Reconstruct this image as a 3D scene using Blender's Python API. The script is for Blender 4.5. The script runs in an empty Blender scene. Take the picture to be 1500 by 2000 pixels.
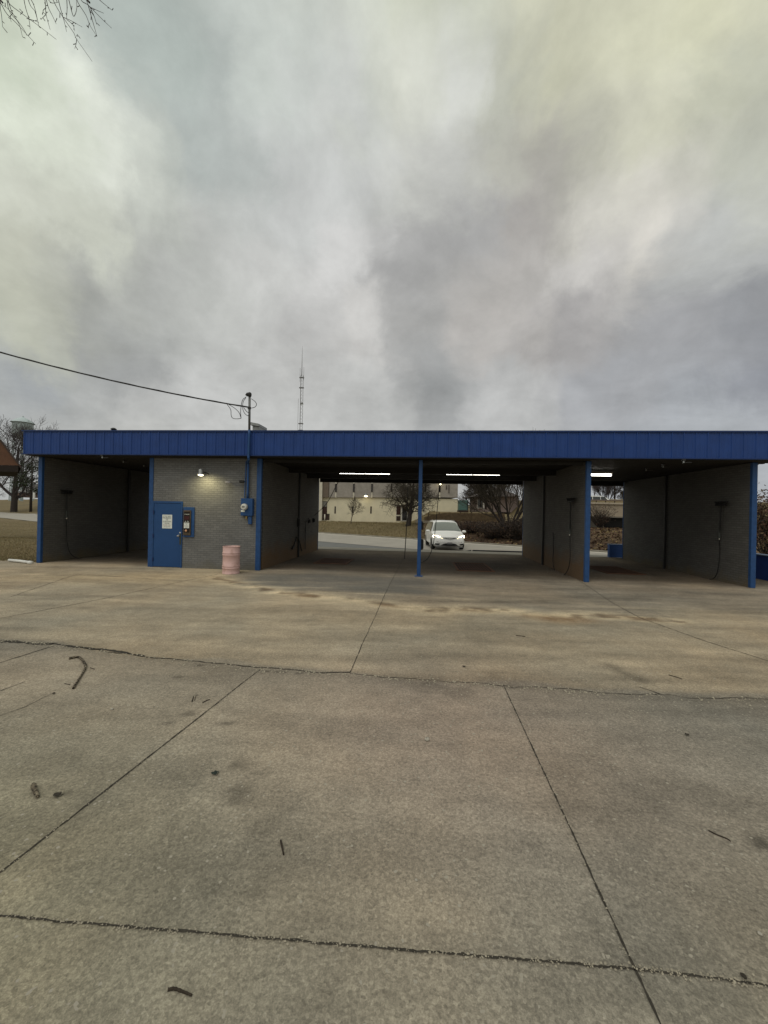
import bpy, math, random
import numpy as np
from mathutils import Vector, Matrix
PI = math.pi
S = bpy.context.scene
COL = S.collection
random.seed(7)

# ------------------------------------------------------------------ camera
F, YAW, PITCH, ROLL = 771.76, math.radians(-5.3357), math.radians(0.0373), math.radians(1.1654)
D, CH = 11.903, 1.897
FWD = Vector((math.sin(YAW)*math.cos(PITCH), math.cos(YAW)*math.cos(PITCH), math.sin(PITCH)))
_r = Vector((math.cos(YAW), -math.sin(YAW), 0)); _u = _r.cross(FWD)
RIGHT = _r*math.cos(ROLL) + _u*math.sin(ROLL); UP = -_r*math.sin(ROLL) + _u*math.cos(ROLL)
CAM = Vector((0, -D, CH))
cd = bpy.data.cameras.new('camera'); cam = bpy.data.objects.new('camera', cd); COL.objects.link(cam)
cam.matrix_world = Matrix(((RIGHT.x, UP.x, -FWD.x, CAM.x), (RIGHT.y, UP.y, -FWD.y, CAM.y), (RIGHT.z, UP.z, -FWD.z, CAM.z), (0, 0, 0, 1)))
cd.sensor_fit = 'VERTICAL'; cd.sensor_height = 36; cd.lens = F/2000*36; cd.clip_start = .05; cd.clip_end = 5000
S.camera = cam
S.render.resolution_x, S.render.resolution_y = 768, 1024

def ray(x, y): return FWD + RIGHT*((x-750)/F) - UP*((y-1000)/F)
def gp(x, y, z=0.0): d = ray(x, y); return CAM + d*((z-CAM.z)/d.z)
def at(x, y, Y): d = ray(x, y); return CAM + d*((Y-CAM.y)/d.y)
def atd(x, y, dep): return CAM + ray(x, y)*dep
CR = Vector((math.cos(YAW), -math.sin(YAW), 0)); CF = Vector((math.sin(YAW), math.cos(YAW), 0))
def c2w(u, dep, h=0.0): p = CR*u + CF*dep; return Vector((p.x, p.y-D, h))

# ------------------------------------------------------------------ light and sky
def srgb(r, g, b):
    f = lambda c: c/12.92 if c <= .04045 else ((c+.055)/1.055)**2.4
    return (f(r/255), f(g/255), f(b/255))
S.view_settings.view_transform = 'Standard'; S.view_settings.look = 'None'
S.view_settings.exposure = 0.0; S.view_settings.gamma = 1.0
SUN_EL, SUN_AZ = math.radians(56), math.radians(205)      # azimuth from +Y towards +X
sd = bpy.data.lights.new('sun', 'SUN'); sun = bpy.data.objects.new('sun', sd); COL.objects.link(sun)
sd.energy = 1.0; sd.angle = math.radians(40); sd.color = (1, .95, .86)
sdir = Vector((math.sin(SUN_AZ)*math.cos(SUN_EL), math.cos(SUN_AZ)*math.cos(SUN_EL), math.sin(SUN_EL)))
sun.rotation_euler = sdir.to_track_quat('Z', 'Y').to_euler()
W = bpy.data.worlds.new("World"); S.world = W; W.use_nodes = True
nt = W.node_tree; N = nt.nodes; L = nt.links; N.clear()
def nd(t, **k):
    n = N.new(t)
    for a, b in k.items(): setattr(n, a, b)
    return n
# cloud layout: cloud colour sampled at directions over the sky, written as one colour ramp over azimuth per elevation row
SKY = [(30,60,200,208,190),(60,180,222,228,212),(200,280,224,228,217),(130,400,206,209,196),(40,520,188,190,176),(40,600,190,192,176),
 (330,120,174,183,178),(430,250,174,181,178),(560,90,196,202,196),(700,80,202,206,196),(900,230,208,210,204),(820,130,206,208,197),
 (850,60,198,202,182),(1000,250,188,190,177),(1100,60,206,206,182),(1240,130,214,214,190),(1450,40,204,204,182),(1400,200,186,188,172),
 (1150,200,188,188,174),(1250,370,210,208,198),(1290,440,213,210,202),(1450,330,190,192,180),(1050,330,180,178,170),(900,440,168,168,167),
 (780,540,167,167,166),(840,620,170,170,168),(640,280,196,198,196),(560,400,197,199,197),(680,500,207,207,205),(520,520,197,198,195),
 (380,400,190,192,188),(320,520,180,182,178),(180,560,168,170,165),(250,680,162,164,163),(60,720,164,168,170),(120,790,178,180,178),
 (400,800,197,198,196),(600,620,190,190,188),(700,640,198,197,194),(860,740,158,160,160),(980,620,185,182,178),(1150,520,198,196,192),
 (1400,480,187,189,187),(1300,620,163,164,166),(1450,620,155,157,160),(1480,740,146,149,156),(1200,740,166,168,171),(1000,800,188,189,188),
 (1400,820,176,180,184),(700,790,188,189,187),(250,820,188,189,186),(300,330,196,200,192),(450,330,180,185,182),(1100,620,168,166,165),
 (1000,430,172,169,165),(1380,90,214,214,186),(1180,120,202,202,180)]
pts, cols = [], []
for x, y, r, g, b in SKY:
    d = ray(x, y).normalized(); pts.append((math.degrees(math.atan2(d.x, d.y)), math.degrees(math.asin(d.z)))); cols.append(srgb(r, g, b))
pts = np.array(pts); cols = np.array(cols)
ROWS = [2, 6, 10, 14, 18, 22, 26, 30, 35, 40, 46, 54]; AZ = np.linspace(-56, 46, 30)
def skycol(az, el):
    d2 = ((pts[:, 0]-az)*math.cos(math.radians(el*.7)))**2 + (pts[:, 1]-el)**2*1.25
    w = 1/(d2+3.0)**2.4
    c = (w[:, None]*cols).sum(0)/w.sum(); return c*(c.mean()/cols.mean())**.10
tc = nd('ShaderNodeTexCoord')
nz = nd('ShaderNodeSeparateXYZ'); L.new(tc.outputs['Generated'], nz.inputs[0])
def mth(op, a, b=None, c=None, clamp=False):
    n = nd('ShaderNodeMath', operation=op, use_clamp=clamp)
    for i, v in enumerate((a, b, c)):
        if v is None: continue
        if isinstance(v, (int, float)): n.inputs[i].default_value = v
        else: L.new(v, n.inputs[i])
    return n.outputs[0]
zc_ = mth('MAXIMUM', nz.outputs[2], 0.0)
den = mth('ADD', zc_, 0.22)
cp = nd('ShaderNodeCombineXYZ')
L.new(mth('DIVIDE', nz.outputs[0], den), cp.inputs[0]); L.new(mth('DIVIDE', nz.outputs[1], den), cp.inputs[1])
def noise(sc, det, rough, dist, vec):
    n = nd('ShaderNodeTexNoise'); n.inputs['Scale'].default_value = sc; n.inputs['Detail'].default_value = det
    n.inputs['Roughness'].default_value = rough; n.inputs['Distortion'].default_value = dist; L.new(vec, n.inputs['Vector']); return n
wn = noise(3.4, 10, .62, .3, tc.outputs['Generated'])
wv = nd('ShaderNodeVectorMath', operation='SUBTRACT'); L.new(wn.outputs['Color'], wv.inputs[0]); wv.inputs[1].default_value = (.5, .5, .5)
ws = nd('ShaderNodeVectorMath', operation='SCALE'); L.new(wv.outputs[0], ws.inputs[0]); ws.inputs['Scale'].default_value = .30
wa = nd('ShaderNodeVectorMath', operation='ADD'); L.new(tc.outputs['Generated'], wa.inputs[0]); L.new(ws.outputs[0], wa.inputs[1])
wnm = nd('ShaderNodeVectorMath', operation='NORMALIZE'); L.new(wa.outputs[0], wnm.inputs[0])
sx = nd('ShaderNodeSeparateXYZ'); L.new(wnm.outputs[0], sx.inputs[0])
azn = mth('MULTIPLY', mth('ARCTAN2', sx.outputs[0], sx.outputs[1]), 180/PI)
eln = mth('MULTIPLY', mth('ARCSINE', sx.outputs[2]), 180/PI)
A0, A1 = -90.0, 80.0
azt = mth('DIVIDE', mth('SUBTRACT', azn, A0), A1-A0, clamp=True)
mean = cols.mean(0)
prev = None
for k, el in enumerate(ROWS):
    cr = nd('ShaderNodeValToRGB'); cr.color_ramp.interpolation = 'EASE'; e = cr.color_ramp.elements
    e[0].position = 0.0; e[0].color = (*mean, 1); e[1].position = 1.0; e[1].color = (*mean, 1)
    for a in AZ:
        q = e.new((a-A0)/(A1-A0)); q.color = (*skycol(a, el), 1)
    L.new(azt, cr.inputs[0])
    if prev is None: prev = cr.outputs[0]
    else:
        mr = nd('ShaderNodeMapRange', interpolation_type='SMOOTHSTEP'); L.new(eln, mr.inputs['Value'])
        mr.inputs['From Min'].default_value = ROWS[k-1]; mr.inputs['From Max'].default_value = el
        mx = nd('ShaderNodeMix', data_type='RGBA'); L.new(mr.outputs[0], mx.inputs[0]); L.new(prev, mx.inputs[6]); L.new(cr.outputs[0], mx.inputs[7])
        prev = mx.outputs[2]
n1 = noise(6.5, 11, .62, .2, tc.outputs['Generated']); n2 = noise(3.0, 10, .62, .4, cp.outputs[0])
amp = mth('ADD', mth('MULTIPLY', mth('SUBTRACT', n1.outputs[0], .5), .68), mth('MULTIPLY', mth('SUBTRACT', n2.outputs[0], .5), .46))
gain = mth('ADD', amp, 1.0)
cm = nd('ShaderNodeVectorMath', operation='SCALE'); L.new(prev, cm.inputs[0]); L.new(gain, cm.inputs['Scale'])
skyt = nd('ShaderNodeTexSky', sky_type='NISHITA', sun_disc=False, sun_elevation=SUN_EL, sun_rotation=SUN_AZ)
b1 = nd('ShaderNodeBackground'); L.new(skyt.outputs[0], b1.inputs[0]); b1.inputs[1].default_value = .08
b2 = nd('ShaderNodeBackground'); L.new(cm.outputs[0], b2.inputs[0]); b2.inputs[1].default_value = 1.0
ms = nd('ShaderNodeMixShader'); ms.inputs[0].default_value = .99; L.new(b1.outputs[0], ms.inputs[1]); L.new(b2.outputs[0], ms.inputs[2])
wo = nd('ShaderNodeOutputWorld'); L.new(ms.outputs[0], wo.inputs[0])

# ------------------------------------------------------------------ materials
MATS = {}
def mat(name, col, rough=.7, metal=0.0, var=.18, scale=6.0, bump=0.0, bscale=None, emit=None, estr=0, spec=.35, dirt=None):
    """procedural paint / stone / metal: base colour broken by two noises, optional bump and dirt colour"""
    if name in MATS: return MATS[name]
    m = bpy.data.materials.new(name); m.use_nodes = True; t = m.node_tree; n = t.nodes; l = t.links
    p = n['Principled BSDF']; p.inputs['Roughness'].default_value = rough; p.inputs['Metallic'].default_value = metal
    p.inputs['Specular IOR Level'].default_value = spec
    g = n.new('ShaderNodeNewGeometry')
    a = n.new('ShaderNodeTexNoise'); a.inputs['Scale'].default_value = scale; a.inputs['Detail'].default_value = 6; a.inputs['Roughness'].default_value = .65
    l.new(g.outputs['Position'], a.inputs['Vector'])
    r = n.new('ShaderNodeValToRGB'); r.color_ramp.elements[0].position = .3; r.color_ramp.elements[1].position = .7
    c = np.array(col); d0 = np.array(dirt) if dirt is not None else c*(1-var)
    r.color_ramp.elements[0].color = (*d0, 1); r.color_ramp.elements[1].color = (*np.minimum(c*(1+var*.6), 1), 1)
    if dirt is not None:
        r.color_ramp.elements[0].position = .28; r.color_ramp.elements[1].position = .48
    l.new(a.outputs[0], r.inputs[0]); l.new(r.outputs[0], p.inputs['Base Color'])
    if bump:
        b = n.new('ShaderNodeTexNoise'); b.inputs['Scale'].default_value = bscale or scale*8; b.inputs['Detail'].default_value = 4
        l.new(g.outputs['Position'], b.inputs['Vector'])
        bb = n.new('ShaderNodeBump'); bb.inputs['Strength'].default_value = bump; bb.inputs['Distance'].default_value = .02
        l.new(b.outputs[0], bb.inputs['Height']); l.new(bb.outputs[0], p.inputs['Normal'])
    if emit is not None:
        p.inputs['Emission Color'].default_value = (*emit, 1); p.inputs['Emission Strength'].default_value = estr
    MATS[name] = m; return m
def brick(name, axis, col, dark, stain=None, stain_h=0.0, bw=.203, rh=.068, off=.5):
    m = bpy.data.materials.new(name); m.use_nodes = True; t = m.node_tree; n = t.nodes; l = t.links
    p = n['Principled BSDF']; p.inputs['Roughness'].default_value = .75; p.inputs['Specular IOR Level'].default_value = .25
    g = n.new('ShaderNodeNewGeometry'); s = n.new('ShaderNodeSeparateXYZ'); l.new(g.outputs['Position'], s.inputs[0])
    c = n.new('ShaderNodeCombineXYZ'); l.new(s.outputs[0 if axis == 'x' else 1], c.inputs[0]); l.new(s.outputs[2], c.inputs[1])
    b = n.new('ShaderNodeTexBrick'); l.new(c.outputs[0], b.inputs['Vector']); b.inputs['Scale'].default_value = 1
    b.offset = off; b.inputs['Brick Width'].default_value = bw; b.inputs['Row Height'].default_value = rh
    b.inputs['Mortar Size'].default_value = .007; b.inputs['Mortar Smooth'].default_value = .25; b.inputs['Bias'].default_value = -.1
    cc = np.array(col)
    b.inputs['Color1'].default_value = (*cc*1.07, 1); b.inputs['Color2'].default_value = (*cc*.86, 1); b.inputs['Mortar'].default_value = (*np.array(dark), 1)
    a = n.new('ShaderNodeTexNoise'); a.inputs['Scale'].default_value = 1.6; a.inputs['Detail'].default_value = 7; a.inputs['Roughness'].default_value = .7
    l.new(g.outputs['Position'], a.inputs['Vector'])
    r = n.new('ShaderNodeMapRange'); l.new(a.outputs[0], r.inputs[0]); r.inputs[1].default_value = .3; r.inputs[2].default_value = .7; r.inputs[3].default_value = .86; r.inputs[4].default_value = 1.06
    v = n.new('ShaderNodeVectorMath'); v.operation = 'SCALE'; l.new(b.outputs['Color'], v.inputs[0]); l.new(r.outputs[0], v.inputs['Scale'])
    out = v.outputs[0]
    if stain is not None:
        # mud splashed up from the floor: strongest at the foot, ragged upper edge
        hh = n.new('ShaderNodeMath'); hh.operation = 'MULTIPLY_ADD'; l.new(a.outputs[0], hh.inputs[0]); hh.inputs[1].default_value = 1.1
        l.new(s.outputs[2], hh.inputs[2])
        mr = n.new('ShaderNodeMapRange'); l.new(hh.outputs[0], mr.inputs[0]); mr.inputs[1].default_value = stain_h+.75; mr.inputs[2].default_value = stain_h+.25
        mr.inputs[3].default_value = 0; mr.inputs[4].default_value = .75
        mx = n.new('ShaderNodeMix'); mx.data_type = 'RGBA'; l.new(mr.outputs[0], mx.inputs[0]); l.new(out, mx.inputs[6]); mx.inputs[7].default_value = (*stain, 1)
        out = mx.outputs[2]
    l.new(out, p.inputs['Base Color'])
    bb = n.new('ShaderNodeBump'); bb.inputs['Strength'].default_value = .6; bb.inputs['Distance'].default_value = .008; bb.invert = True
    l.new(b.outputs['Fac'], bb.inputs['Height'])
    b2 = n.new('ShaderNodeTexNoise'); b2.inputs['Scale'].default_value = 45; b2.inputs['Detail'].default_value = 4; l.new(g.outputs['Position'], b2.inputs['Vector'])
    b3 = n.new('ShaderNodeBump'); b3.inputs['Strength'].default_value = .4; b3.inputs['Distance'].default_value = .006
    l.new(b2.outputs[0], b3.inputs['Height']); l.new(bb.outputs[0], b3.inputs['Normal']); l.new(b3.outputs[0], p.inputs['Normal'])
    return m
def tinted(name, rough, fine, fvar, bump, chips=0.0, spec=.25):
    """surface whose stains are a colour attribute on the mesh; grain comes from two noises"""
    m = bpy.data.materials.new(name); m.use_nodes = True; t = m.node_tree; n = t.nodes; l = t.links
    p = n['Principled BSDF']; p.inputs['Roughness'].default_value = rough; p.inputs['Specular IOR Level'].default_value = spec
    at_ = n.new('ShaderNodeAttribute'); at_.attribute_name = 'tint'
    g = n.new('ShaderNodeNewGeometry')
    a = n.new('ShaderNodeTexNoise'); a.inputs['Scale'].default_value = fine; a.inputs['Detail'].default_value = 8; a.inputs['Roughness'].default_value = .8
    l.new(g.outputs['Position'], a.inputs['Vector'])
    r = n.new('ShaderNodeMapRange'); l.new(a.outputs[0], r.inputs[0]); r.inputs[1].default_value = .25; r.inputs[2].default_value = .75
    r.inputs[3].default_value = 1-fvar; r.inputs[4].default_value = 1+fvar; r.clamp = False
    if chips:
        for sc_, am, st_ in ((9.0, .22, 1), (120.0, .75, 1), (2.6, .36, .18)):
            mp = n.new('ShaderNodeMapping'); mp.inputs['Scale'].default_value = (st_, 1, 1); mp.inputs['Rotation'].default_value = (0, 0, .12); l.new(g.outputs['Position'], mp.inputs['Vector'])
            q = n.new('ShaderNodeTexNoise'); q.inputs['Scale'].default_value = sc_; q.inputs['Detail'].default_value = 5; q.inputs['Roughness'].default_value = .7; l.new(mp.outputs[0], q.inputs['Vector'])
            k1 = n.new('ShaderNodeMath'); k1.operation = 'MULTIPLY_ADD'; l.new(q.outputs[0], k1.inputs[0]); k1.inputs[1].default_value = am*2; k1.inputs[2].default_value = 1-am
            k2 = n.new('ShaderNodeMath'); k2.operation = 'MULTIPLY'; l.new(k1.outputs[0], k2.inputs[0]); l.new(r.outputs[0], k2.inputs[1]); r = k2
    v = n.new('ShaderNodeVectorMath'); v.operation = 'SCALE'; l.new(at_.outputs['Color'], v.inputs[0]); l.new(r.outputs[0], v.inputs['Scale'])
    out = v.outputs[0]
    if chips:
        vo = n.new('ShaderNodeTexVoronoi'); vo.inputs['Scale'].default_value = 75; l.new(g.outputs['Position'], vo.inputs['Vector'])
        sp = n.new('ShaderNodeSeparateColor'); l.new(vo.outputs['Color'], sp.inputs[0])
        k = n.new('ShaderNodeMapRange'); l.new(sp.outputs[0], k.inputs[0]); k.inputs[1].default_value = 0; k.inputs[2].default_value = 1
        k.inputs[3].default_value = 1-chips; k.inputs[4].default_value = 1+chips
        v2 = n.new('ShaderNodeVectorMath'); v2.operation = 'SCALE'; l.new(out, v2.inputs[0]); l.new(k.outputs[0], v2.inputs['Scale'])
        pale = n.new('ShaderNodeMath'); pale.operation = 'GREATER_THAN'; l.new(sp.outputs[1], pale.inputs[0]); pale.inputs[1].default_value = .992
        mx = n.new('ShaderNodeMix'); mx.data_type = 'RGBA'; l.new(pale.outputs[0], mx.inputs[0]); l.new(v2.outputs[0], mx.inputs[6]); mx.inputs[7].default_value = (.40, .365, .30, 1)
        out = mx.outputs[2]
    l.new(out, p.inputs['Base Color'])
    bb = n.new('ShaderNodeBump'); bb.inputs['Strength'].default_value = bump; bb.inputs['Distance'].default_value = .01
    l.new(a.outputs[0], bb.inputs['Height']); l.new(bb.outputs[0], p.inputs['Normal'])
    return m
BLUE = mat('blue_paint', (.019, .070, .205), .45, var=.22, scale=7, bump=.08, bscale=40)
BLUE_F = mat('blue_panel_paint', (.012, .050, .215), .42, var=.16, scale=2.2, bump=.06, bscale=30)
BLUE_D = mat('blue_door_paint', (.014, .062, .19), .45, var=.10, scale=2, bump=.1, bscale=25)
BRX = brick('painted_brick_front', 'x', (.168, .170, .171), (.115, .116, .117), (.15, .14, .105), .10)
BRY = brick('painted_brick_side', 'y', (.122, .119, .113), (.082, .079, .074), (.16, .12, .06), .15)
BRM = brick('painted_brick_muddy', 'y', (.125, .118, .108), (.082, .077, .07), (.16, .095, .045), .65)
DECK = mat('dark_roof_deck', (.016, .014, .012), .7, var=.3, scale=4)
BLACK = mat('black_rubber', (.012, .012, .012), .5, var=.2, scale=20)
DKMETAL = mat('dark_metal', (.05, .05, .05), .5, .6, var=.3, scale=15)
GALV = mat('galvanised_steel', (.32, .33, .33), .45, .7, var=.25, scale=12)
WHITE = mat('white_plastic', (.75, .75, .72), .45, var=.08, scale=10)
SIGNW = mat('sign_white', (.72, .76, .73), .5, var=.06, scale=12)
INK = mat('black_ink', (.02, .02, .022), .6)
INKR = mat('faded_red_ink', (.30, .09, .12), .6)
CHROME = mat('chrome', (.7, .7, .7), .2, 1.0, var=.1)
PINK = mat('pink_drum_paint', (.60, .405, .385), .6, var=.16, scale=5, bump=.15, bscale=30, dirt=(.42, .26, .22))
RUST = mat('rusty_steel', (.12, .06, .035), .85, .3, var=.4, scale=14)
TUBE = mat('lit_tube', (1, 1, .95), .4, emit=(1, .96, .86), estr=8)
LAMPG = mat('lit_lamp_glass', (1, 1, .9), .3, emit=(1, .88, .55), estr=7)
HEADL = mat('lit_headlight', (1, .95, .8), .2, emit=(1, .82, .5), estr=9)
DIRT = mat('joint_dirt', (.048, .042, .033), .95, var=.5, scale=30)
CONC = mat('pale_concrete', (.44, .41, .36), .85, var=.16, scale=3, bump=.2)
ASPH = mat('worn_asphalt', (.155, .158, .155), .85, var=.15, scale=2, bump=.3, bscale=50)
ROADC = mat('worn_road_concrete', (.36, .335, .295), .85, var=.14, scale=.8, bump=.2, bscale=40)
BARK = mat('bark', (.045, .036, .031), .9, var=.4, scale=8, bump=.5, bscale=30)
TWIG = mat('twig_bark', (.075, .062, .065), .9, var=.4, scale=10)
BARKP = mat('mauve_twigs', (.085, .066, .068), .9, var=.3, scale=5)
BARKO = mat('grey_brown_twigs', (.07, .058, .042), .9, var=.3, scale=5)

# ------------------------------------------------------------------ mesh helpers
class MB:
    def __init__(s): s.v = []; s.f = []; s.m = []
    def add(s, vs, fs, mi=0):
        o = len(s.v); s.v += [tuple(p) for p in vs]; s.f += [tuple(i+o for i in f) for f in fs]; s.m += [mi]*len(fs); return s
    def box(s, x0, x1, y0, y1, z0, z1, mi=0, b=0.0):
        if b <= 0:
            vs = [(x, y, z) for z in (z0, z1) for y in (y0, y1) for x in (x0, x1)]
            return s.add(vs, [(0, 2, 3, 1), (4, 5, 7, 6), (0, 1, 5, 4), (2, 6, 7, 3), (0, 4, 6, 2), (1, 3, 7, 5)], mi)
        # chamfered box: 24 vertices
        X, Y, Z = (x0, x1), (y0, y1), (z0, z1); sg = (1, -1); vs = []; idx = {}
        for i in (0, 1):
            for j in (0, 1):
                for k in (0, 1):
                    for ax in range(3):
                        p = [X[i]+b*sg[i], Y[j]+b*sg[j], Z[k]+b*sg[k]]; p[ax] = (X[i], Y[j], Z[k])[ax]
                        idx[i, j, k, ax] = len(vs); vs.append(p)
        fs = []
        q = ((0, 0), (1, 0), (1, 1), (0, 1))
        for e in (0, 1):
            fs.append([idx[e, a, c, 0] for a, c in q]); fs.append([idx[a, e, c, 1] for a, c in q]); fs.append([idx[a, c, e, 2] for a, c in q])
        for a in (0, 1):
            for c in (0, 1):
                fs.append([idx[a, c, 0, 0], idx[a, c, 1, 0], idx[a, c, 1, 1], idx[a, c, 0, 1]])
                fs.append([idx[a, 0, c, 0], idx[a, 1, c, 0], idx[a, 1, c, 2], idx[a, 0, c, 2]])
                fs.append([idx[0, a, c, 1], idx[1, a, c, 1], idx[1, a, c, 2], idx[0, a, c, 2]])
                for k in (0, 1): fs.append([idx[a, c, k, 0], idx[a, c, k, 1], idx[a, c, k, 2]])
        ctr = Vector(((x0+x1)/2, (y0+y1)/2, (z0+z1)/2)); out = []
        for f in fs:
            P = [Vector(vs[i]) for i in f]; nn = (P[1]-P[0]).cross(P[2]-P[0]); m = sum(P, Vector())/len(P)
            out.append(f if nn.dot(m-ctr) > 0 else f[::-1])
        return s.add(vs, out, mi)
    def extr(s, poly, vec, mi=0):
        n = len(poly); a = [Vector(p) for p in poly]; b = [p+Vector(vec) for p in a]
        fs = [(i, (i+1) % n, n+(i+1) % n, n+i) for i in range(n)] + [tuple(range(n))[::-1], tuple(range(n, 2*n))]
        return s.add(a+b, fs, mi)
    def tube(s, path, r, n=8, mi=0, cap=True):
        P = [Vector(p) for p in path]; R = r if isinstance(r, (list, tuple)) else [r]*len(P); vs = []; up = None
        for i, p in enumerate(P):
            d = (P[min(i+1, len(P)-1)]-P[max(i-1, 0)])
            d = d.normalized() if d.length > 1e-9 else Vector((0, 0, 1))
            if up is None: up = Vector((0, 0, 1)) if abs(d.z) < .9 else Vector((1, 0, 0))
            a = d.cross(up)
            if a.length < 1e-6: a = d.cross(Vector((.3, .8, .2)))
            a.normalize(); b = a.cross(d); up = b
            for k in range(n):
                t = 2*PI*k/n; vs.append(p+a*(R[i]*math.cos(t))+b*(R[i]*math.sin(t)))
        fs = [(i*n+k, i*n+(k+1) % n, (i+1)*n+(k+1) % n, (i+1)*n+k) for i in range(len(P)-1) for k in range(n)]
        if cap: fs += [tuple(range(n))[::-1], tuple(range((len(P)-1)*n, len(P)*n))]
        return s.add(vs, fs, mi)
    def lathe(s, prof, c=(0, 0, 0), n=24, mi=0, axis='z'):
        vs = []
        for r, h in prof:
            for k in range(n):
                t = 2*PI*k/n; a, b = r*math.cos(t), r*math.sin(t)
                vs.append((c[0]+a, c[1]+b, c[2]+h) if axis == 'z' else ((c[0]+a, c[1]-h, c[2]+b) if axis == 'y' else (c[0]+h, c[1]+a, c[2]+b)))
        fs = [(i*n+k, i*n+(k+1) % n, (i+1)*n+(k+1) % n, (i+1)*n+k) for i in range(len(prof)-1) for k in range(n)]
        return s.add(vs, fs, mi)
    def build(s, name, mats, parent=None, smooth=False, loc=None):
        root = Vector((0, 0, 0))
        if parent is not None:
            q = parent
            while q is not None: root += q.location; q = q.parent
        elif loc is not None: root = Vector(loc)
        me = bpy.data.meshes.new(name); me.from_pydata([tuple(Vector(p)-root) for p in s.v], [], s.f)
        for m in (mats if isinstance(mats, (list, tuple)) else [mats]): me.materials.append(m)
        if len(me.materials) > 1: me.polygons.foreach_set('material_index', s.m)
        if smooth: me.polygons.foreach_set('use_smooth', [True]*len(me.polygons))
        me.update(); o = bpy.data.objects.new(name, me); COL.objects.link(o)
        if parent is not None: o.parent = parent
        elif loc is not None: o.location = root
        return o
def autosmooth(o, deg=35):
    me = o.data; me.polygons.foreach_set('use_smooth', [True]*len(me.polygons)); me.set_sharp_from_angle(angle=math.radians(deg)); return o
def tag(o, label, cat, group=None):
    o['label'] = label; o['category'] = cat
    if group: o['group'] = group
    return o
def thing(name, label, cat, loc=(0, 0, 0), group=None):
    o = bpy.data.objects.new(name, None); COL.objects.link(o); o.location = loc; o.empty_display_size = .2; return tag(o, label, cat, group)
def struct(o): o['kind'] = 'structure'; return o
def stuff(o, label, cat): o['kind'] = 'stuff'; return tag(o, label, cat)
def dup(root, loc, rotz, label):
    def rec(o, par):
        c = o.copy(); COL.objects.link(c)
        if par is not None: c.parent = par
        for ch in list(o.children): rec(ch, c)
        return c
    r = rec(root, None); r.location = loc; r.rotation_euler = (0, 0, rotz); r['label'] = label; return r
def text(mb, s, size, fn, mi):
    """lettering as mesh: fn maps (x, y) in metres on the sign to a world point; centred on x"""
    cu = bpy.data.curves.new('lettering', 'FONT'); cu.body = s; cu.size = size; cu.align_x = 'CENTER'; cu.align_y = 'CENTER'; cu.resolution_u = 2
    o = bpy.data.objects.new('lettering', cu); COL.objects.link(o)
    me = o.evaluated_get(bpy.context.evaluated_depsgraph_get()).to_mesh()
    mb.add([fn(v.co.x, v.co.y) for v in me.vertices], [tuple(p.vertices) for p in me.polygons], mi)
    bpy.data.objects.remove(o); bpy.data.curves.remove(cu)
def curve(pts, k=6):
    """Catmull-Rom through the points"""
    P = [Vector(p) for p in pts]; P = [P[0]*2-P[1]]+P+[P[-1]*2-P[-2]]; out = []
    for i in range(1, len(P)-2):
        for j in range(k):
            t = j/k; a, b, c, d = P[i-1:i+3]
            out.append(.5*((2*b)+(c-a)*t+(2*a-5*b+4*c-d)*t*t+(3*b-a-3*c+d)*t**3))
    out.append(P[-2]); return out

# ------------------------------------------------------------------ numpy noise
def vnoise(x, y, seed):
    def h(i, j):
        n = (i.astype(np.int64)*374761393 + j.astype(np.int64)*668265263 + seed*1442695041) & 0x7fffffff
        n = ((n ^ (n >> 13))*1274126177) & 0x7fffffff
        return ((n ^ (n >> 16)) & 0xffff)/65535.0
    xi, yi = np.floor(x), np.floor(y); fx, fy = x-xi, y-yi; fx = fx*fx*(3-2*fx); fy = fy*fy*(3-2*fy)
    return (h(xi, yi)*(1-fx)+h(xi+1, yi)*fx)*(1-fy)+(h(xi, yi+1)*(1-fx)+h(xi+1, yi+1)*fx)*fy
def fbm(x, y, seed, o=5, g=.55):
    a = 0; w = 1; t = 0
    for i in range(o): a = a+vnoise(x*2**i, y*2**i, seed+i*17)*w; t += w; w *= g
    return a/t
def ss(t): t = np.clip(t, 0, 1); return t*t*(3-2*t)
def sheet(name, xs, ys, zf, cf, m, keep=None):
    X, Y = np.meshgrid(xs, ys); nx, ny = len(xs), len(ys); Z = zf(X, Y)
    co = np.stack([X, Y, Z], -1).reshape(-1, 3)
    i = np.arange(nx*ny).reshape(ny, nx); q = np.stack([i[:-1, :-1], i[:-1, 1:], i[1:, 1:], i[1:, :-1]], -1).reshape(-1, 4)
    if keep is not None:
        cx, cy = (X[:-1, :-1]+X[1:, 1:])/2, (Y[:-1, :-1]+Y[1:, 1:])/2; q = q[keep(cx, cy).reshape(-1)]
    me = bpy.data.meshes.new(name); me.vertices.add(len(co)); me.vertices.foreach_set('co', co.astype(np.float32).reshape(-1))
    me.loops.add(len(q)*4); me.loops.foreach_set('vertex_index', q.reshape(-1).astype(np.int32))
    me.polygons.add(len(q)); me.polygons.foreach_set('loop_start', np.arange(0, len(q)*4, 4, dtype=np.int32))
    me.polygons.foreach_set('use_smooth', np.ones(len(q), bool))
    me.update(calc_edges=True); me.materials.append(m)
    if cf is not None:
        C = cf(X, Y).reshape(-1, 3); at_ = me.attributes.new('tint', 'FLOAT_COLOR', 'POINT')
        at_.data.foreach_set('color', np.concatenate([C, np.ones((len(C), 1))], 1).astype(np.float32).reshape(-1))
    o = bpy.data.objects.new(name, me); COL.objects.link(o); return o

# ------------------------------------------------------------------ building numbers
XL, XR0, XR1, XC, XM, XE = -12.55, -8.65, -4.98, -.03, 4.856, 9.281   # left wall, room, column, middle wall, right wall
B = 7.0; ZT, ZB, ZC = 4.291, 3.529, 3.49; OV = .382; WT = .12

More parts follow.
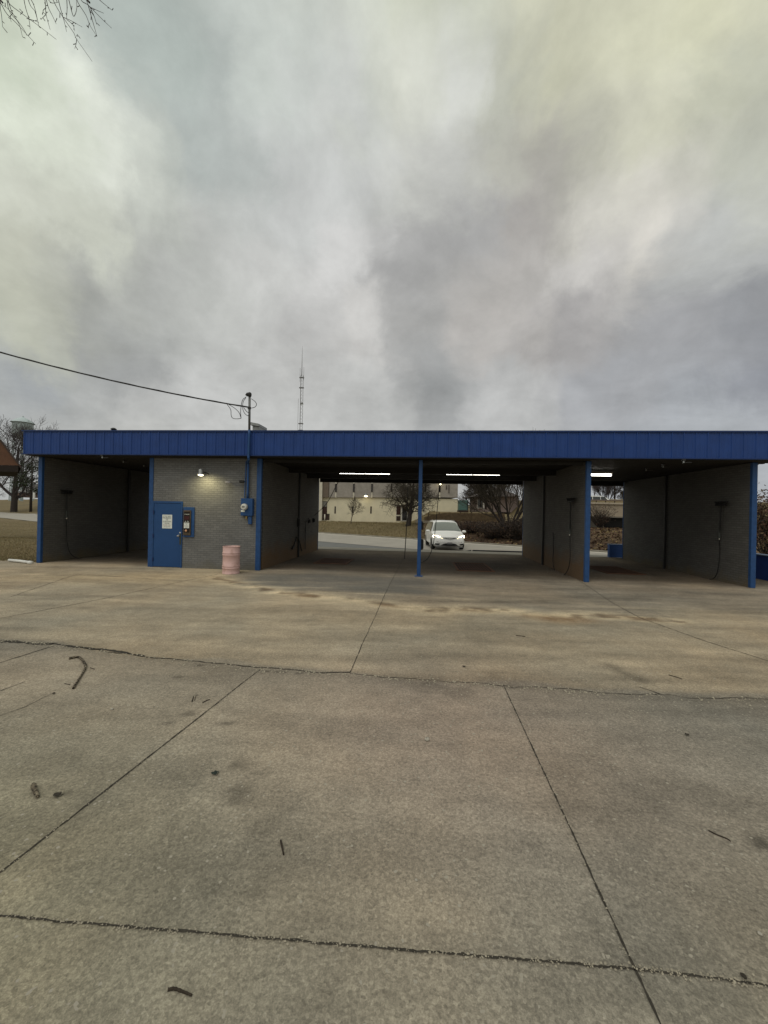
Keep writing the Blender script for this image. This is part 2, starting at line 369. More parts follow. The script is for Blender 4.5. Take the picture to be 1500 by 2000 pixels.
# ------------------------------------------------------------------ terrain
RN0, RN1 = 21.0, 28.65                                    # near and far edge of the road along its normal
cy_, sy_ = math.cos(YAW), math.sin(YAW)
def uz(X, Y): return X*cy_ - (Y+D)*sy_, X*sy_ + (Y+D)*cy_
def nn_(X, Y): u, z = uz(X, Y); return .594*u+.804*z
def H(X, Y):
    X = np.asarray(X, float); Y = np.asarray(Y, float); u, z = uz(X, Y); n = .594*u+.804*z; s = n-28.95
    h = -.4*ss((Y-7.6)/6)
    tgt = .82+.63*ss((u-2)/5)-.35*ss((u-15)/4)
    b = tgt*ss(s/11) + 1.1*ss((u-4)/3)*ss((z-46)/9)*(s > 0)
    b = b + 4.8*ss((-u-35)/25)*ss((s-3)/28) + 2.55*ss((u-19)/3.5)*ss((z-50.3)/1.2)
    return h+np.where(s > 0, b, 0)
def H1(x, y): return float(H(x, y))
def paved(X, Y):
    n = nn_(X, Y)
    t_ = .804*uz(X, Y)[0]-.594*uz(X, Y)[1]
    return ((n > RN0-.5) & (n < RN1-.2)) | ((n > 15.9) & (n < RN0+.5) & (t_ < -27)) | ((Y > -16) & (Y < .1) & (X > -30) & (X < 22)) | ((X > XL+.3) & (X < 10.9) & (Y < 7.3) & (Y > -16)) | ((Y > 7.3) & (n < RN0+1) & (X > -9.4) & (X < 14))
def nonuni(a, b, lo, hi, st):
    core = list(np.arange(a, b+1e-6, st)); l = []; d = st; x = a
    while x > lo: d *= 1.25; x -= d; l.append(x)
    r = []; d = st; x = b
    while x < hi: d *= 1.25; x += d; r.append(x)
    return np.array(l[::-1]+core+r)
def terr_col(X, Y):
    u, z = uz(X, Y); s = nn_(X, Y)-28.95
    a = fbm(X*.35, Y*.35, 3, 5)[..., None]; c = fbm(X*1.7, Y*1.7, 9, 4)[..., None]
    g = np.array([.20, .15, .082])*(1-a)+np.array([.125, .103, .05])*a
    g = g*(.7+.6*c)
    leaf = np.array([.085, .055, .034])*(.5+1.0*c)
    k = (ss((u-2.2-2*(a[..., 0]-.5))/2.5)*ss((s+.3)/.8)*ss((47-z)/3))[..., None]
    k2 = (ss((u-15)/3)*ss((s+.3)/.6)*ss((49-z)/4))[..., None]
    soil = (ss((s+.6)/.4)*ss((1.6-s)/1.2)*.75)[..., None]*(1-k)
    return (g*(1-k)+leaf*k)*(1-k2*.6)+np.array([.15, .10, .05])*(.5+c)*k2*.6-soil*(g-np.array([.075, .062, .045]))
GRASS = tinted('dormant_turf', .95, 9.0, .45, .8)
xs = nonuni(-30, 40, -2500, 2500, .8); ys = nonuni(-16, 70, -800, 3500, .8)
struct(sheet('ground', xs, ys, lambda X, Y: H(X, Y)-np.where(paved(X, Y), .14, 0), terr_col, GRASS))

# lot and wash floor: one concrete sheet with its stains
JB = [gp(*p) for p in [(-400, 1238), (0, 1250), (60, 1254), (100, 1258), (160, 1266), (230, 1275), (300, 1284), (400, 1295), (512, 1305), (600, 1311), (683, 1316), (800, 1327), (900, 1333), (983, 1338), (1100, 1347), (1200, 1352), (1350, 1362), (1500, 1366), (1800, 1376)]]
SOIL = [gp(*p) for p in [(425, 1126), (470, 1146), (540, 1158), (600, 1165), (680, 1173), (750, 1180), (850, 1190), (920, 1192), (990, 1196), (1040, 1203), (1085, 1208), (1130, 1204), (1180, 1201), (1250, 1207), (1330, 1214)]]
def seg_dist(X, Y, path):
    d = np.full(X.shape, 1e9)
    for a, b in zip(path[:-1], path[1:]):
        ax, ay, bx, by = a.x, a.y, b.x, b.y; L2 = (bx-ax)**2+(by-ay)**2
        t = np.clip(((X-ax)*(bx-ax)+(Y-ay)*(by-ay))/L2, 0, 1); d = np.minimum(d, np.hypot(X-ax-t*(bx-ax), Y-ay-t*(by-ay)))
    return d
G4 = lambda *ps: [gp(*p) for p in ps]
def lot_col(X, Y):
    wx = X+.5*(fbm(X*.8, Y*.8, 51, 4)-.5); wy = Y+.5*(fbm(X*.8, Y*.8, 61, 4)-.5)
    a = fbm(X*.5, Y*.5, 5, 5); b = fbm(X*2.2, Y*2.2, 15, 4); c = fbm(X*9, Y*9, 25, 3)
    str_ = fbm(X*.6+Y*.35, (Y-X*.12)*3.0, 35, 5)          # tyre-swept streaks across the lot
    fore = np.array([.305, .266, .211]); mid = np.array([.345, .288, .210]); apr = np.array([.285, .240, .182])
    jy = np.interp(X, [p.x for p in JB], [p.y for p in JB])
    k = ss((wy-jy+.02)/.12)[..., None]
    base = fore*(1-k)+mid*k
    sy = np.interp(X, [p.x for p in SOIL], [p.y for p in SOIL], left=-1.2, right=-3.2)
    ka = (ss((wy-sy)/.4)*ss((X+5.6)/.9))[..., None]
    base = base*(1-ka)+apr*ka
    # greenish pink drift in the tone of the slab
    base = base*(1+np.stack([.09*(a-.5)*2, .0*a, -.10*(a-.5)*2], -1)*1.0)
    v = 1+.42*(a-.5)+.34*(b-.5)+.26*(c-.5)+.80*(str_-.5)*(.6+.4*k[..., 0])
    gl = np.exp(-(((X+3.2)/2.6)**2+((Y+10.6)/1.6)**2))+.7*np.exp(-(((X-3)/2.0)**2+((Y+10.8)/1.0)**2)); rd = np.exp(-(((X-.3)/1.6)**2+((Y+8.3)/1.6)**2))
    col = base*v[..., None]*(1+gl[..., None]*np.array([-.05, .0, -.12])+rd[..., None]*np.array([.05, -.03, -.02]))
    # grey wet sheet in front of the first open bay
    g1 = ss((wx+4.9)/.5)*ss((.7-wx)/.8)*ss((wy+3.0)/.7)*ss((-.15-wy)/.7)*np.clip(.35+1.3*fbm(X*1.2, Y*4, 71, 4), 0, 1)
    col = col*(1-.62*g1[..., None])+np.array([.135, .137, .13])*(.62*g1)[..., None]
    # warm tan patch by the door
    g2 = np.exp(-(((wx+9.2)/2.4)**2+((wy+2.2)/.9)**2)); col = col*(1+.22*g2[..., None]*np.array([1.15, .9, .45]))
    g3 = np.exp(-(((wx+6.4)/1.6)**2+((wy+1.6)/.9)**2)); col = col*(1+.2*g3[..., None]*np.array([1.1, .9, .55]))
    # silt left where the apron meets the lot
    d = seg_dist(wx, wy, SOIL); brk = np.clip(fbm(X*1.1, Y*1.1, 81, 4)*3.2-.9, 0, 1)
    hf = fbm(X*2.6, Y*6, 131, 4); d = np.abs(d+.22*(hf-.5)); e = np.exp(-(d/.30)**2)*np.clip(.35+1.6*brk, 0, 1)*np.clip(hf*2.6-.55, .15, 1)
    col = col*(1-.85*e[..., None])+np.array([.78, .635, .43])*(.85*e)[..., None]
    # worn pale crescents on the apron above the silt
    cr_ = ss((wy-sy-.1)/.3)*ss((sy+1.5-wy)/.8)*np.clip(fbm(X*.9, Y*3.2, 141, 4)*4-2.1, 0, 1)*ss((X+5)/.8)*ss((6.5-X)/2); col = col*(1-.55*cr_[..., None])+np.array([.62, .52, .37])*(.55*cr_)[..., None]
    e2 = np.exp(-((d-.05)/.12)**2)*np.clip(fbm(X*3, Y*3, 91, 3)*4-1.6, 0, 1); col = col*(1-.7*e2[..., None])+np.array([.11, .068, .038])*(.7*e2)[..., None]
    for px, py, r in [(1090, 1211, .5), (1050, 1206, .35), (1255, 1208, .32), (930, 1195, .3), (600, 1166, .35), (1130, 1212, .4), (760, 1183, .3)]:
        q = gp(px, py); e3 = np.exp(-(((wx-q.x)/r)**2+((wy-q.y)/(.45*r))**2))*(.3+.7*c); col = col*(1-.75*e3[..., None])+np.array([.21, .125, .062])*(.75*e3)[..., None]
    # dark dirt along the cracked edge, old oil spots
    dj = seg_dist(X, Y, JB); e4 = np.exp(-((dj)/.16)**2)*.28*np.clip(.3+1.3*b, 0, 1); col = col*(1-e4[..., None])
    for px, py, r, w, asp in [(371, 1394, .09, .42, .6), (438, 1413, .08, .42, .4), (475, 1492, .10, .25, .8), (508, 1510, .09, .28, .7), (462, 1552, .08, .28, 1.6), (860, 1347, .45, .22, .35),  (1490, 1650, .07, .45, .8),
                             (330, 1412, .06, .4, .6), (390, 1300, .06, .5, .4), (300, 1310, .05, .5, .4), (350, 1322, .05, .45, .4), (520, 1310, .07, .5, .4), (550, 1312, .08, .5, .4), (585, 1314, .06, .5, .4), (120, 1555, .05, .6, .6), (640, 1313, .06, .5, .4), (1340, 1550, .5, .15, .4), (280, 1560, .5, .12, .5), (530, 1575, .25, .16, 1)]:
        q = gp(px, py); rr = np.hypot((X-q.x), (Y-q.y)/asp)+.6*r*(c-.5)+.5*r*(b-.5); e5 = w*ss((r-rr)/(.35*r)); col = col*(1-e5[..., None])
    # each slab weathered a little differently
    def side(p, q): return (q.x-p.x)*(Y-p.y)-(q.y-p.y)*(X-p.x)
    j1, j2 = (gp(0, 1705), gp(512, 1305)), (gp(1240, 1893), gp(983, 1338)); j0 = (gp(0, 1790), gp(1240, 1893)); fo = Y < jy
    L1, L2, L0 = side(*j1) > 0, side(*j2) < 0, side(*j0) < 0
    tone = np.where(L1, .95, np.where(L2, .93, 1.03))*np.where(L0, 1.04, 1.0); j3 = (gp(683, 1312), gp(757, 1150)); tone = np.where(fo, tone, np.where(side(*j3) > 0, 1.04, .97)); col = col*tone[..., None]
    sk = seg_dist(X, Y, G4((1190, 1300), (1212, 1312), (1250, 1327))); col = col*(1-(.42*np.exp(-(sk/.10)**2)*np.clip(.4+1.2*c, 0, 1))[..., None])
    # tyre arcs
    for off, w in ((0, .19), (1.55, .17), (.35, .12), (2.2, .13), (3.1, .12), (4.3, .12)):
        yy = -8.05+off+.16*(X-1)-.012*(X-1)**2; e6 = w*np.exp(-((Y-yy+.15*(a-.5))/.11)**2)*ss((X+1.5)/3)*np.clip(b*2-.35, 0, 1); col = col*(1-e6[..., None])
    # wash floor: wet, brown, black in the wheel tracks
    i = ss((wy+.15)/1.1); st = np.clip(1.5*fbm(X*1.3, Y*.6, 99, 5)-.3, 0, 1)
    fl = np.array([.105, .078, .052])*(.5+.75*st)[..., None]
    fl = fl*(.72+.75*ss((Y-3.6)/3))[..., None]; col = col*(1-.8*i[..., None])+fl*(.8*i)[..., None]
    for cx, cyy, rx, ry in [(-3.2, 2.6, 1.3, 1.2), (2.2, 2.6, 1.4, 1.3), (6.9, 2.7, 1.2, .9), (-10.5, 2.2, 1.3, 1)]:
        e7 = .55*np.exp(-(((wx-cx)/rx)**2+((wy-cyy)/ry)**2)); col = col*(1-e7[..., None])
    return np.clip(col, .01, .9)
CONCL = tinted('lot_concrete', .88, 42.0, .46, .8, chips=.2)
fx = np.concatenate([np.arange(-30, -13.2, .4), np.arange(-13.2, 11.2, .05), np.arange(11.2, 22.1, .4)])
fy = np.concatenate([np.arange(-16, -12, .4), np.arange(-12, 7.301, .05)])
lot = sheet('pavement', fx, fy, lambda X, Y: 0*X, lot_col, CONCL, lambda X, Y: ~(((X < XL+.1) & (Y > .12+.12*np.sin(X*1.7))) | ((X > 10.95) & (Y > 1.6))))
struct(lot)

# joints, saw cuts and the broken edge, as dirt-filled ribbons lying on the slab
def ribbon(mb, path, w, jit, step=.05, z=.004, seed=1):
    rnd = random.Random(seed); P = [Vector(p) for p in path]; pts = []
    for a, b in zip(P[:-1], P[1:]):
        n = max(1, int((b-a).length/step)); pts += [a+(b-a)*(i/n) for i in range(n)]
    pts.append(P[-1]); vs = []; off = 0
    for i, p in enumerate(pts):
        d = (pts[min(i+1, len(pts)-1)]-pts[max(i-1, 0)]); t = Vector((-d.y, d.x, 0)).normalized()
        off = off*.8+rnd.gauss(0, jit); ww = w*(.55+.9*rnd.random()); 
        vs += [(p.x+t.x*(off+ww/2), p.y+t.y*(off+ww/2), z), (p.x+t.x*(off-ww/2), p.y+t.y*(off-ww/2), z)]
    mb.add(vs, [(2*i, 2*i+1, 2*i+3, 2*i+2) for i in range(len(pts)-1)])
jm = MB()
G = lambda *ps: [gp(*p) for p in ps]
ribbon(jm, G((-300, 1897), (0, 1705), (512, 1305)), .011, .001, seed=2)
ribbon(jm, G((-200, 1774), (0, 1790), (620, 1842), (1240, 1893), (1500, 1925), (1700, 1948)), .0095, .0010, .012, seed=3)
ribbon(jm, G((983, 1338), (1110, 1612), (1240, 1893), (1290, 1999), (1340, 2110)), .009, .0009, .03, seed=4)
ribbon(jm, G((683, 1314), (757, 1150), (787, 1092)), .009, .002, seed=5)
ribbon(jm, G((1128, 1132), (1200, 1180), (1250, 1207), (1370, 1250), (1500, 1291), (1700, 1350)), .012, .002, seed=6)
ribbon(jm, G((0, 1208), (200, 1170), (360, 1135), (425, 1122)), .013, .004, seed=7)
ribbon(jm, G((-60, 1310), (0, 1295), (105, 1262)), .014, .003, seed=8)
ribbon(jm, G((-60, 1415), (0, 1397), (50, 1380), (100, 1355)), .005, .005, seed=10)
ribbon(jm, G((20, 1166), (150, 1122), (290, 1130)), .012, .004, seed=11)
ribbon(jm, G((1250, 1342), (1290, 1356)), .012, .006, seed=12)
ribbon(jm, G((0, 1350), (50, 1332)), .008, .004, seed=13)
ribbon(jm, JB[3:11], .018, .010, seed=14); ribbon(jm, JB[10:14], .008, .010, seed=18); ribbon(jm, JB[13:], .009, .014, seed=19)
struct(jm.build('pavement_joints', DIRT))
jc = MB(); ribbon(jc, G((-100, 1247), (0, 1251), (50, 1254), (105, 1258)), .075, .012, seed=15); ribbon(jc, G((130, 1262), (160, 1265), (230, 1274), (280, 1282)), .042, .012, seed=16)
struct(jc.build('pavement_crack', DIRT))
# crumbled chips along the broken edge (nobody could count them)
rc = random.Random(5); ch = MB()
CHIP = mat('crumbled_concrete', (.40, .36, .28), .9, var=.3, scale=30)
for k in range(900):
    i = rc.randrange(len(JB)-1); t = rc.random(); p = JB[i].lerp(JB[i+1], t); r = .004+.012*rc.random()**2
    x, y = p.x+rc.gauss(0, .05), p.y-.03+rc.gauss(0, .05); a = rc.random()*6
    vs = [(x+r*math.cos(a+q*1.57)*(.7+.6*rc.random()), y+r*math.sin(a+q*1.57)*(.7+.6*rc.random()), .003) for q in range(4)]+[(x, y, .004+r*.8)]
    ch.add(vs, [(0, 1, 4), (1, 2, 4), (2, 3, 4), (3, 0, 4)])
NJ = [(gp(0, 1790), gp(1240, 1893)), (gp(1240, 1893), gp(1500, 1925)), (gp(983, 1338), gp(1240, 1893)), (gp(0, 1705), gp(512, 1305))]
for k in range(1100):
    e_ = NJ[rc.choice((0, 0, 0, 1, 2, 3))]; p = e_[0].lerp(e_[1], rc.random()); x, y = p.x+rc.gauss(0, .009), p.y+rc.gauss(0, .009); r = .0022+.0045*rc.random()**2; a = rc.random()*6
    vs = [(x+r*math.cos(a+q*1.57)*(.7+.6*rc.random()), y+r*math.sin(a+q*1.57)*(.7+.6*rc.random()), .003) for q in range(4)]+[(x, y, .005+r*.7)]
    ch.add(vs, [(0, 1, 4), (1, 2, 4), (2, 3, 4), (3, 0, 4)])
for k in range(1500):
    x = rc.uniform(-7, 6); y = -11+7.5*rc.random()**1.3; r = .002+.004*rc.random()**2; a = rc.random()*6
    vs = [(x+r*math.cos(a+q*1.57), y+r*math.sin(a+q*1.57), .001) for q in range(4)]+[(x, y, .001+r)]
    ch.add(vs, [(0, 1, 4), (1, 2, 4), (2, 3, 4), (3, 0, 4)])
stuff(ch.build('concrete_crumbs', CHIP), 'pale concrete crumbs scattered along the cracked slab edge', 'gravel')

# road, gutter, kerb, drive behind the wash
ud = np.array([.804, -.594]); un = np.array([.594, .804])
def cam_ln(t, n): u, z = ud*t+un*n; p = c2w(u, z); return p.x, p.y
def strip(name, n0, n1, m, dz, t0=-420, t1=60, prof=None, nw=8):
    mb = MB(); ts = np.arange(t0, t1+.1, 1.5); ws = np.linspace(n0, n1, nw); vs = []
    for t in ts:
        for w in ws:
            x, y = cam_ln(t, w); vs.append((x, y, H1(x, y)+dz))
    fs = [(i*nw+j, i*nw+j+1, (i+1)*nw+j+1, (i+1)*nw+j) for i in range(len(ts)-1) for j in range(nw-1)]
    mb.add(vs, fs); return struct(mb.build(name, m, smooth=True))
strip('road', RN0, RN1, ROADC, .02)
strip('road_gutter', RN1-.75, RN1-.02, mat('gutter_concrete', (.52, .49, .43), .85, var=.14, scale=2), .026)
strip('side_street', 15.6, RN0+.05, ROADC, .012, -420, -26)
kb = MB(); prev = None
for t in np.arange(-420, 60, 1.5):
    x0, y0 = cam_ln(t, RN1-.02); x1, y1 = cam_ln(t, RN1+.16); z = H1(x0, y0)
    q = [Vector((x0, y0, z-.1)), Vector((x0, y0, z+.12)), Vector((x1, y1, z+.13)), Vector((x1, y1, z-.1))]
    if prev: kb.add(prev+q, [(0, 4, 5, 1), (1, 5, 6, 2), (2, 6, 7, 3)])
    prev = q
struct(kb.build('road_kerb', mat('weathered_kerb', (.27, .25, .21), .9, var=.3, scale=2)))
struct(sheet('driveway', np.arange(-9.4, 14.1, .3), np.arange(7.9, 26, .3), lambda X, Y: H(X, Y)+.006, None, ASPH, lambda X, Y: (nn_(X, Y) < RN0+.6)))
struct(sheet('rear_apron', np.arange(XL, 10.96, .3), np.arange(7.3, 9.41, .3), lambda X, Y: H(X, Y)+.012, None, mat('apron_concrete', (.38, .345, .29), .85, var=.2, scale=1.2), None))

# ================================================================== the car wash
wash = thing('car_wash', 'long flat-roofed grey brick car wash with blue ribbed fascia and four open bays', 'car wash', (-1.5, 3.5, 0))
fx0, fx1, fy0, fy1 = -12.72, 9.75, -OV, B+.3
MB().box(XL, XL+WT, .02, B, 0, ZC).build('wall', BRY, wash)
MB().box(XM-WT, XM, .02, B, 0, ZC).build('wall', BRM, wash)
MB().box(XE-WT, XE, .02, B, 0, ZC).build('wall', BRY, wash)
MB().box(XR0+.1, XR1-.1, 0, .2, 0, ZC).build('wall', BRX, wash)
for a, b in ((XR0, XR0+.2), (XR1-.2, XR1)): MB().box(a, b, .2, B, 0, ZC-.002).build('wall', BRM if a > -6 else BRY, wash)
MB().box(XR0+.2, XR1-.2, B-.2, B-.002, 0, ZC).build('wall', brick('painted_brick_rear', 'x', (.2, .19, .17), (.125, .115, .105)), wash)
# mid-depth pilasters on the bay walls
for x0, x1 in ((XL+WT, XL+WT+.07), (XM-WT-.07, XM-WT), (XE-WT-.07, XE-WT), (XR1, XR1+.07)):
    MB().box(x0, x1, 3.80, 3.88, 0, ZC-.01, b=.006).build('pilaster', DKMETAL, wash)
# blue steel corner trim
def trim(x0, x1, z1=ZC, y0=-.025, y1=.07): MB().box(x0, x1, y0, y1, 0, z1, b=.008).build('corner_trim', BLUE, wash)
trim(XL-.01, XL+WT+.008); trim(XM-WT-.006, XM+.008); trim(XE-WT-.006, XE+.008); trim(XR0-.02, XR0+.115); trim(XR1-.13, XR1+.02)
for x0, x1 in ((XM-WT-.008, XM+.008), (XE-WT-.008, XE+.008), (XR1-.1, XR1+.01)): MB().box(x0, x1, B-.04, B+.02, 0, ZC).build('corner_trim', BLUE, wash)
c = MB(); c.box(XC-.055, XC+.055, -.03, .08, 0, ZC, b=.01); c.box(XC-.12, XC+.12, -.1, .15, .001, .016); c.build('column', BLUE, wash)
# ribbed fascia on all four sides
def ribs(a, b, ph):
    x = a; P = [(a, 0)]; k = math.ceil((a-ph)/.3048); r = ph+k*.3048
    while r < b-.03:
        P += [(r-.024, 0), (r-.013, .018), (r+.013, .018), (r+.024, 0)]
        for m in (.095, .21):
            if r+m+.012 < b: P += [(r+m-.012, 0), (r+m-.004, .006), (r+m+.004, .006), (r+m+.012, 0)]
        r += .3048
    P = [p for p in P if a <= p[0] <= b]; P.append((b, 0)); return P
fb = MB()
for fn, a, b in ((lambda t, o: (t, fy0-o), fx0, fx1), (lambda t, o: (t, fy1+o), fx0, fx1), (lambda t, o: (fx0-o, t), fy0, fy1), (lambda t, o: (fx1+o, t), fy0, fy1)):
    P = ribs(a, b, -12.38 if fn(0, 1)[0] == 0 else .05); vs = []
    for t, o in P:
        x, y = fn(t, o); vs += [(x, y, ZB+.012), (x, y, ZT-.03)]
    fb.add(vs, [(2*i, 2*i+2, 2*i+3, 2*i+1) for i in range(len(P)-1)])
fb.build('fascia', BLUE_F, wash)
tr = MB()
for z0, z1, o in ((ZT-.045, ZT, .036), (ZB-.012, ZB+.014, .034)):
    for x0, x1, y0, y1 in ((fx0-o, fx1+o, fy0-o, fy0+.05), (fx0-o, fx1+o, fy1-.05, fy1+o), (fx0-o, fx0+.05, fy0+.051, fy1-.051), (fx1-.05, fx1+o, fy0+.051, fy1-.051)): tr.box(x0, x1, y0, y1, z0, z1)
tr.build('fascia_trim', mat('blue_trim_paint', (.010, .032, .125), .4, var=.1), wash)
MB().box(fx0+.06, fx1-.06, fy0+.06, fy1-.06, 3.95, 4.12).build('roof', mat('roof_felt', (.09, .09, .09), .9, var=.3, scale=2), wash)
# corrugated ceiling deck, ribs running across the bays
vs = []; y = fy0+.03; prof = []
while y < fy1-.1: prof += [(y, ZC+.045), (y+.04, ZC+.045), (y+.06, ZC+.004), (y+.14, ZC+.004), (y+.16, ZC+.045)]; y += .2
for y, z in prof: vs += [(fx0+.03, y, z), (fx1-.03, y, z)]
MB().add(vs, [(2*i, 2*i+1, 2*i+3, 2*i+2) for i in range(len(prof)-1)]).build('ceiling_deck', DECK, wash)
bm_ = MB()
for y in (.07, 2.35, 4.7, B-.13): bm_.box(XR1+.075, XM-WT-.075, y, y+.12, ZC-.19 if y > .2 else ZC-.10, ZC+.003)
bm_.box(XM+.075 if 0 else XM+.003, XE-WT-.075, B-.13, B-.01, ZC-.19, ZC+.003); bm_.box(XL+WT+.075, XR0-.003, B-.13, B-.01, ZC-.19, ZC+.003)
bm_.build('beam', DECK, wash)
# door with frame, hinges, knob, lock plate and notice
dl, dt = at(297.5, 1040, 0).x, at(327, 979, 0).z; dr = at(356.5, 1040, 0).x
fr = MB(); fr.box(dl, dl+.05, -.03, .1, 0, dt, b=.004); fr.box(dr-.05, dr, -.03, .1, 0, dt, b=.004); fr.box(dl+.05, dr-.05, -.03, .1, dt-.06, dt, b=.004)
door = MB().box(dl+.055, dr-.055, -.018, .04, .02, dt-.066, b=.005).build('door', BLUE_D, wash)
fr.build('door_frame', BLUE, wash)
for z in (.25, 1.0, 1.75): MB().box(dl+.035, dl+.075, -.042, -.031, z-.06, z+.06, b=.003).build('hinge', mat('dark_blue_metal', (.008, .02, .09), .5), door)
kx = dr-.11; kb_ = MB(); kb_.lathe([(.03, 0), (.03, .008), (.012, .01), (.012, .04), (.027, .045), (.03, .06), (.022, .075), (0, .077)], (kx, -.018, 1.02), 16, axis='y'); autosmooth(kb_.build('handle', CHROME, door))
kb_ = MB(); kb_.lathe([(.026, 0), (.026, .012), (.016, .016), (0, .017)], (kx+.05, -.03, 1.115), 14, axis='y'); autosmooth(kb_.build('lock', CHROME, door))
MB().box(kx+.035, kx+.085, -.036, -.031, .74, 1.075, b=.002).build('lock_guard', mat('olive_metal', (.06, .065, .04), .5, .4), door)
sl, sr = at(317.8, 1020, 0).x, at(336.8, 1020, 0).x; s1, s0 = at(327, 1005.3, 0).z, at(327, 1032, 0).z; sc, szc = (sl+sr)/2, (s0+s1)/2
sg = MB().box(sl, sr, -.024, -.0185, s0, s1, 0)
fn = lambda x, y: (sc+x, -.026, szc+y)
for i, (tx, sz, mi) in enumerate([('IF YOU HAVE', .046, 1), ('PROBLEMS', .062, 1), ('OR', .050, 1), ('QUESTIONS', .056, 1), ('PHONE', .050, 1), ('PLEASE CALL', .046, 2), ('217 555 0176', .044, 1)]):
    text(sg, tx, sz, (lambda oy: (lambda x, y: (sc+x*.95, -.026, szc+y+oy)))(.168-i*.056), mi)
sg.build('door_notice', [SIGNW, INK, INKR], door)

# ------------------------------------------------------------------ things on the front wall
def px_box(mb, x0, x1, y0, y1, Y, dep, mi=0, b=.004):
    xc, yc = (x0+x1)/2, (y0+y1)/2
    return mb.box(at(x0, yc, Y).x, at(x1, yc, Y).x, Y, Y+dep, at(xc, y1, Y).z, at(xc, y0, Y).z, mi, b)
p = at(369, 1048, 0)
ma = thing('change_machine', 'narrow black coin change machine in a blue surround beside the blue door', 'change machine', (p.x, 0, p.z))
px_box(MB(), 357.5, 379, 990.5, 1049, -.035, .034).build('surround', BLUE, ma)
px_box(MB(), 357.8, 372, 996.5, 1045.5, -.075, .039, b=.006).build('cabinet', mat('worn_bronze_metal', (.11, .085, .06), .5, .5, var=.3), ma)
fp = px_box(MB(), 359.3, 370.2, 999.5, 1040, -.080, .0045, b=0)
q = at(364.8, 1004.5, -.083); text(fp, 'CHANGE', .042, lambda x, y: (q.x+x, -.0815, q.z+y), 1)
px_box(fp, 360.3, 369.2, 1008, 1015, -.082, .0018, 2, 0)
q2 = at(364.8, 1018.5, -.083); text(fp, '$1  $5', .05, lambda x, y: (q2.x+x, -.0815, q2.z+y), 1)
fp.build('face_panel', [mat('gloss_black', (.015, .011, .011), .25), SIGNW, mat('dark_red_panel', (.05, .012, .014), .4)], ma)
st = px_box(MB(), 359.2, 369.3, 1020.8, 1031.5, -.084, .0035, b=0); q3 = at(364.3, 1026.2, -.084)
for i, tx in enumerate(['NOTICE', 'NO', 'REFUNDS', 'GIVEN']): text(st, tx, .032, (lambda oy: (lambda x, y: (q3.x+x, -.0855, q3.z+y+oy)))(.057-i*.038), 1)
st.build('sticker', [SIGNW, INK], ma)
q4 = at(363.3, 1036.5, -.08); autosmooth(MB().lathe([(.034, 0), (.034, .012), (.022, .02), (0, .021)], (q4.x, -.08, q4.z), 16, axis='y').build('button', mat('amber_plastic', (.62, .34, .20), .4), ma))

# wall lamp: barn light on a short arm, lit
p = at(391, 928, -.25)
wl = thing('wall_lamp', 'lit barn style wall lamp above the blue door washing the brick in warm light', 'lamp', (p.x, 0, p.z))
autosmooth(MB().lathe([(.0, .17), (.055, .165), (.075, .13), (.075, .05), (.105, -.005), (.10, -.012), (.07, .045), (0, .05)], (p.x, -.22, p.z+.02), 20).build('housing', GALV, wl))
MB().tube([(p.x+.03, -.17, p.z+.10), (p.x+.10, -.08, p.z+.09), (p.x+.13, 0, p.z+.06)], .018, 8).build('arm', DKMETAL, wl)
MB().lathe([(0, -.045), (.05, -.04), (.082, -.012), (.088, .012), (0, .02)], (p.x, -.22, p.z+.02), 20).build('bulb_glass', LAMPG, wl)
ld = bpy.data.lights.new('lamp_light', 'SPOT'); lo = bpy.data.objects.new('lamp_light', ld); COL.objects.link(lo); lo.parent = wl
ld.energy = 34; ld.color = (1, .86, .45); ld.shadow_soft_size = .06; ld.spot_size = math.radians(168); ld.spot_blend = .8
lo.location = (.13, -.46, -.03); lo.rotation_euler = (math.radians(22), 0, 0)

def cam_unit(px, py, label, m, flip):
    p = at(px, py, -.1); t = thing('security_camera', label, 'camera', (p.x, 0, p.z), 'security cameras on the front wall')
    autosmooth(MB().lathe([(0, -.075), (.03, -.07), (.036, -.05), (.036, .06), (.026, .075), (0, .076)], (p.x, -.13, p.z), 14, axis='x').build('camera_body', m, t))
    MB().tube([(p.x+.02*flip, -.11, p.z+.01), (p.x+.055*flip, -.05, p.z+.005), (p.x+.055*flip, 0, p.z-.01)], .012, 8).build('bracket', m, t)
    MB().box(p.x-.09, p.x+.06, -.17, -.09, p.z+.036, p.z+.042).build('sunshield', m, t)
cam_unit(446, 942, 'pale grey security camera on the brick between lamp and conduit', mat('pale_grey_plastic', (.36, .35, .36), .5), 1)
cam_unit(473, 941, 'black security camera on the brick next to the blue conduit', BLACK, 1)

p = at(482, 1008, 0)
em = thing('electric_meter', 'blue electric meter box with round glass dial on the brick wall', 'electric meter', (p.x, 0, p.z))
px_box(MB(), 470, 493, 973.5, 1007.5, -.13, .129, b=.012).build('meter_box', BLUE_D, em)
q = at(478.5, 990, -.13); autosmooth(MB().lathe([(.105, 0), (.105, .03), (.098, .04)], (q.x, -.13, q.z), 24, axis='y').build('dial_ring', GALV, em))
dg = MB().lathe([(.097, 0.0), (.097, .07), (.08, .10), (0, .11)], (q.x, -.15, q.z), 24, axis='y'); 
autosmooth(dg.build('dial', mat('pale_dial', (.66, .66, .62), .2, var=.1), em))
MB().box(q.x-.045, q.x+.045, -.264, -.259, q.z-.02, q.z+.03).build('register', mat('grey_register', (.2, .2, .19), .4), em)
px_box(MB(), 470.5, 478, 996, 999.8, -.135, .0045, b=0).build('meter_tag', SIGNW, em)
a = at(488, 1008, -.07); b = at(488.5, 1024, -.07); MB().box(a.x-.05, a.x+.06, -.09, -.02, b.z, a.z, b=.006).build('conduit_fitting', BLUE, em)
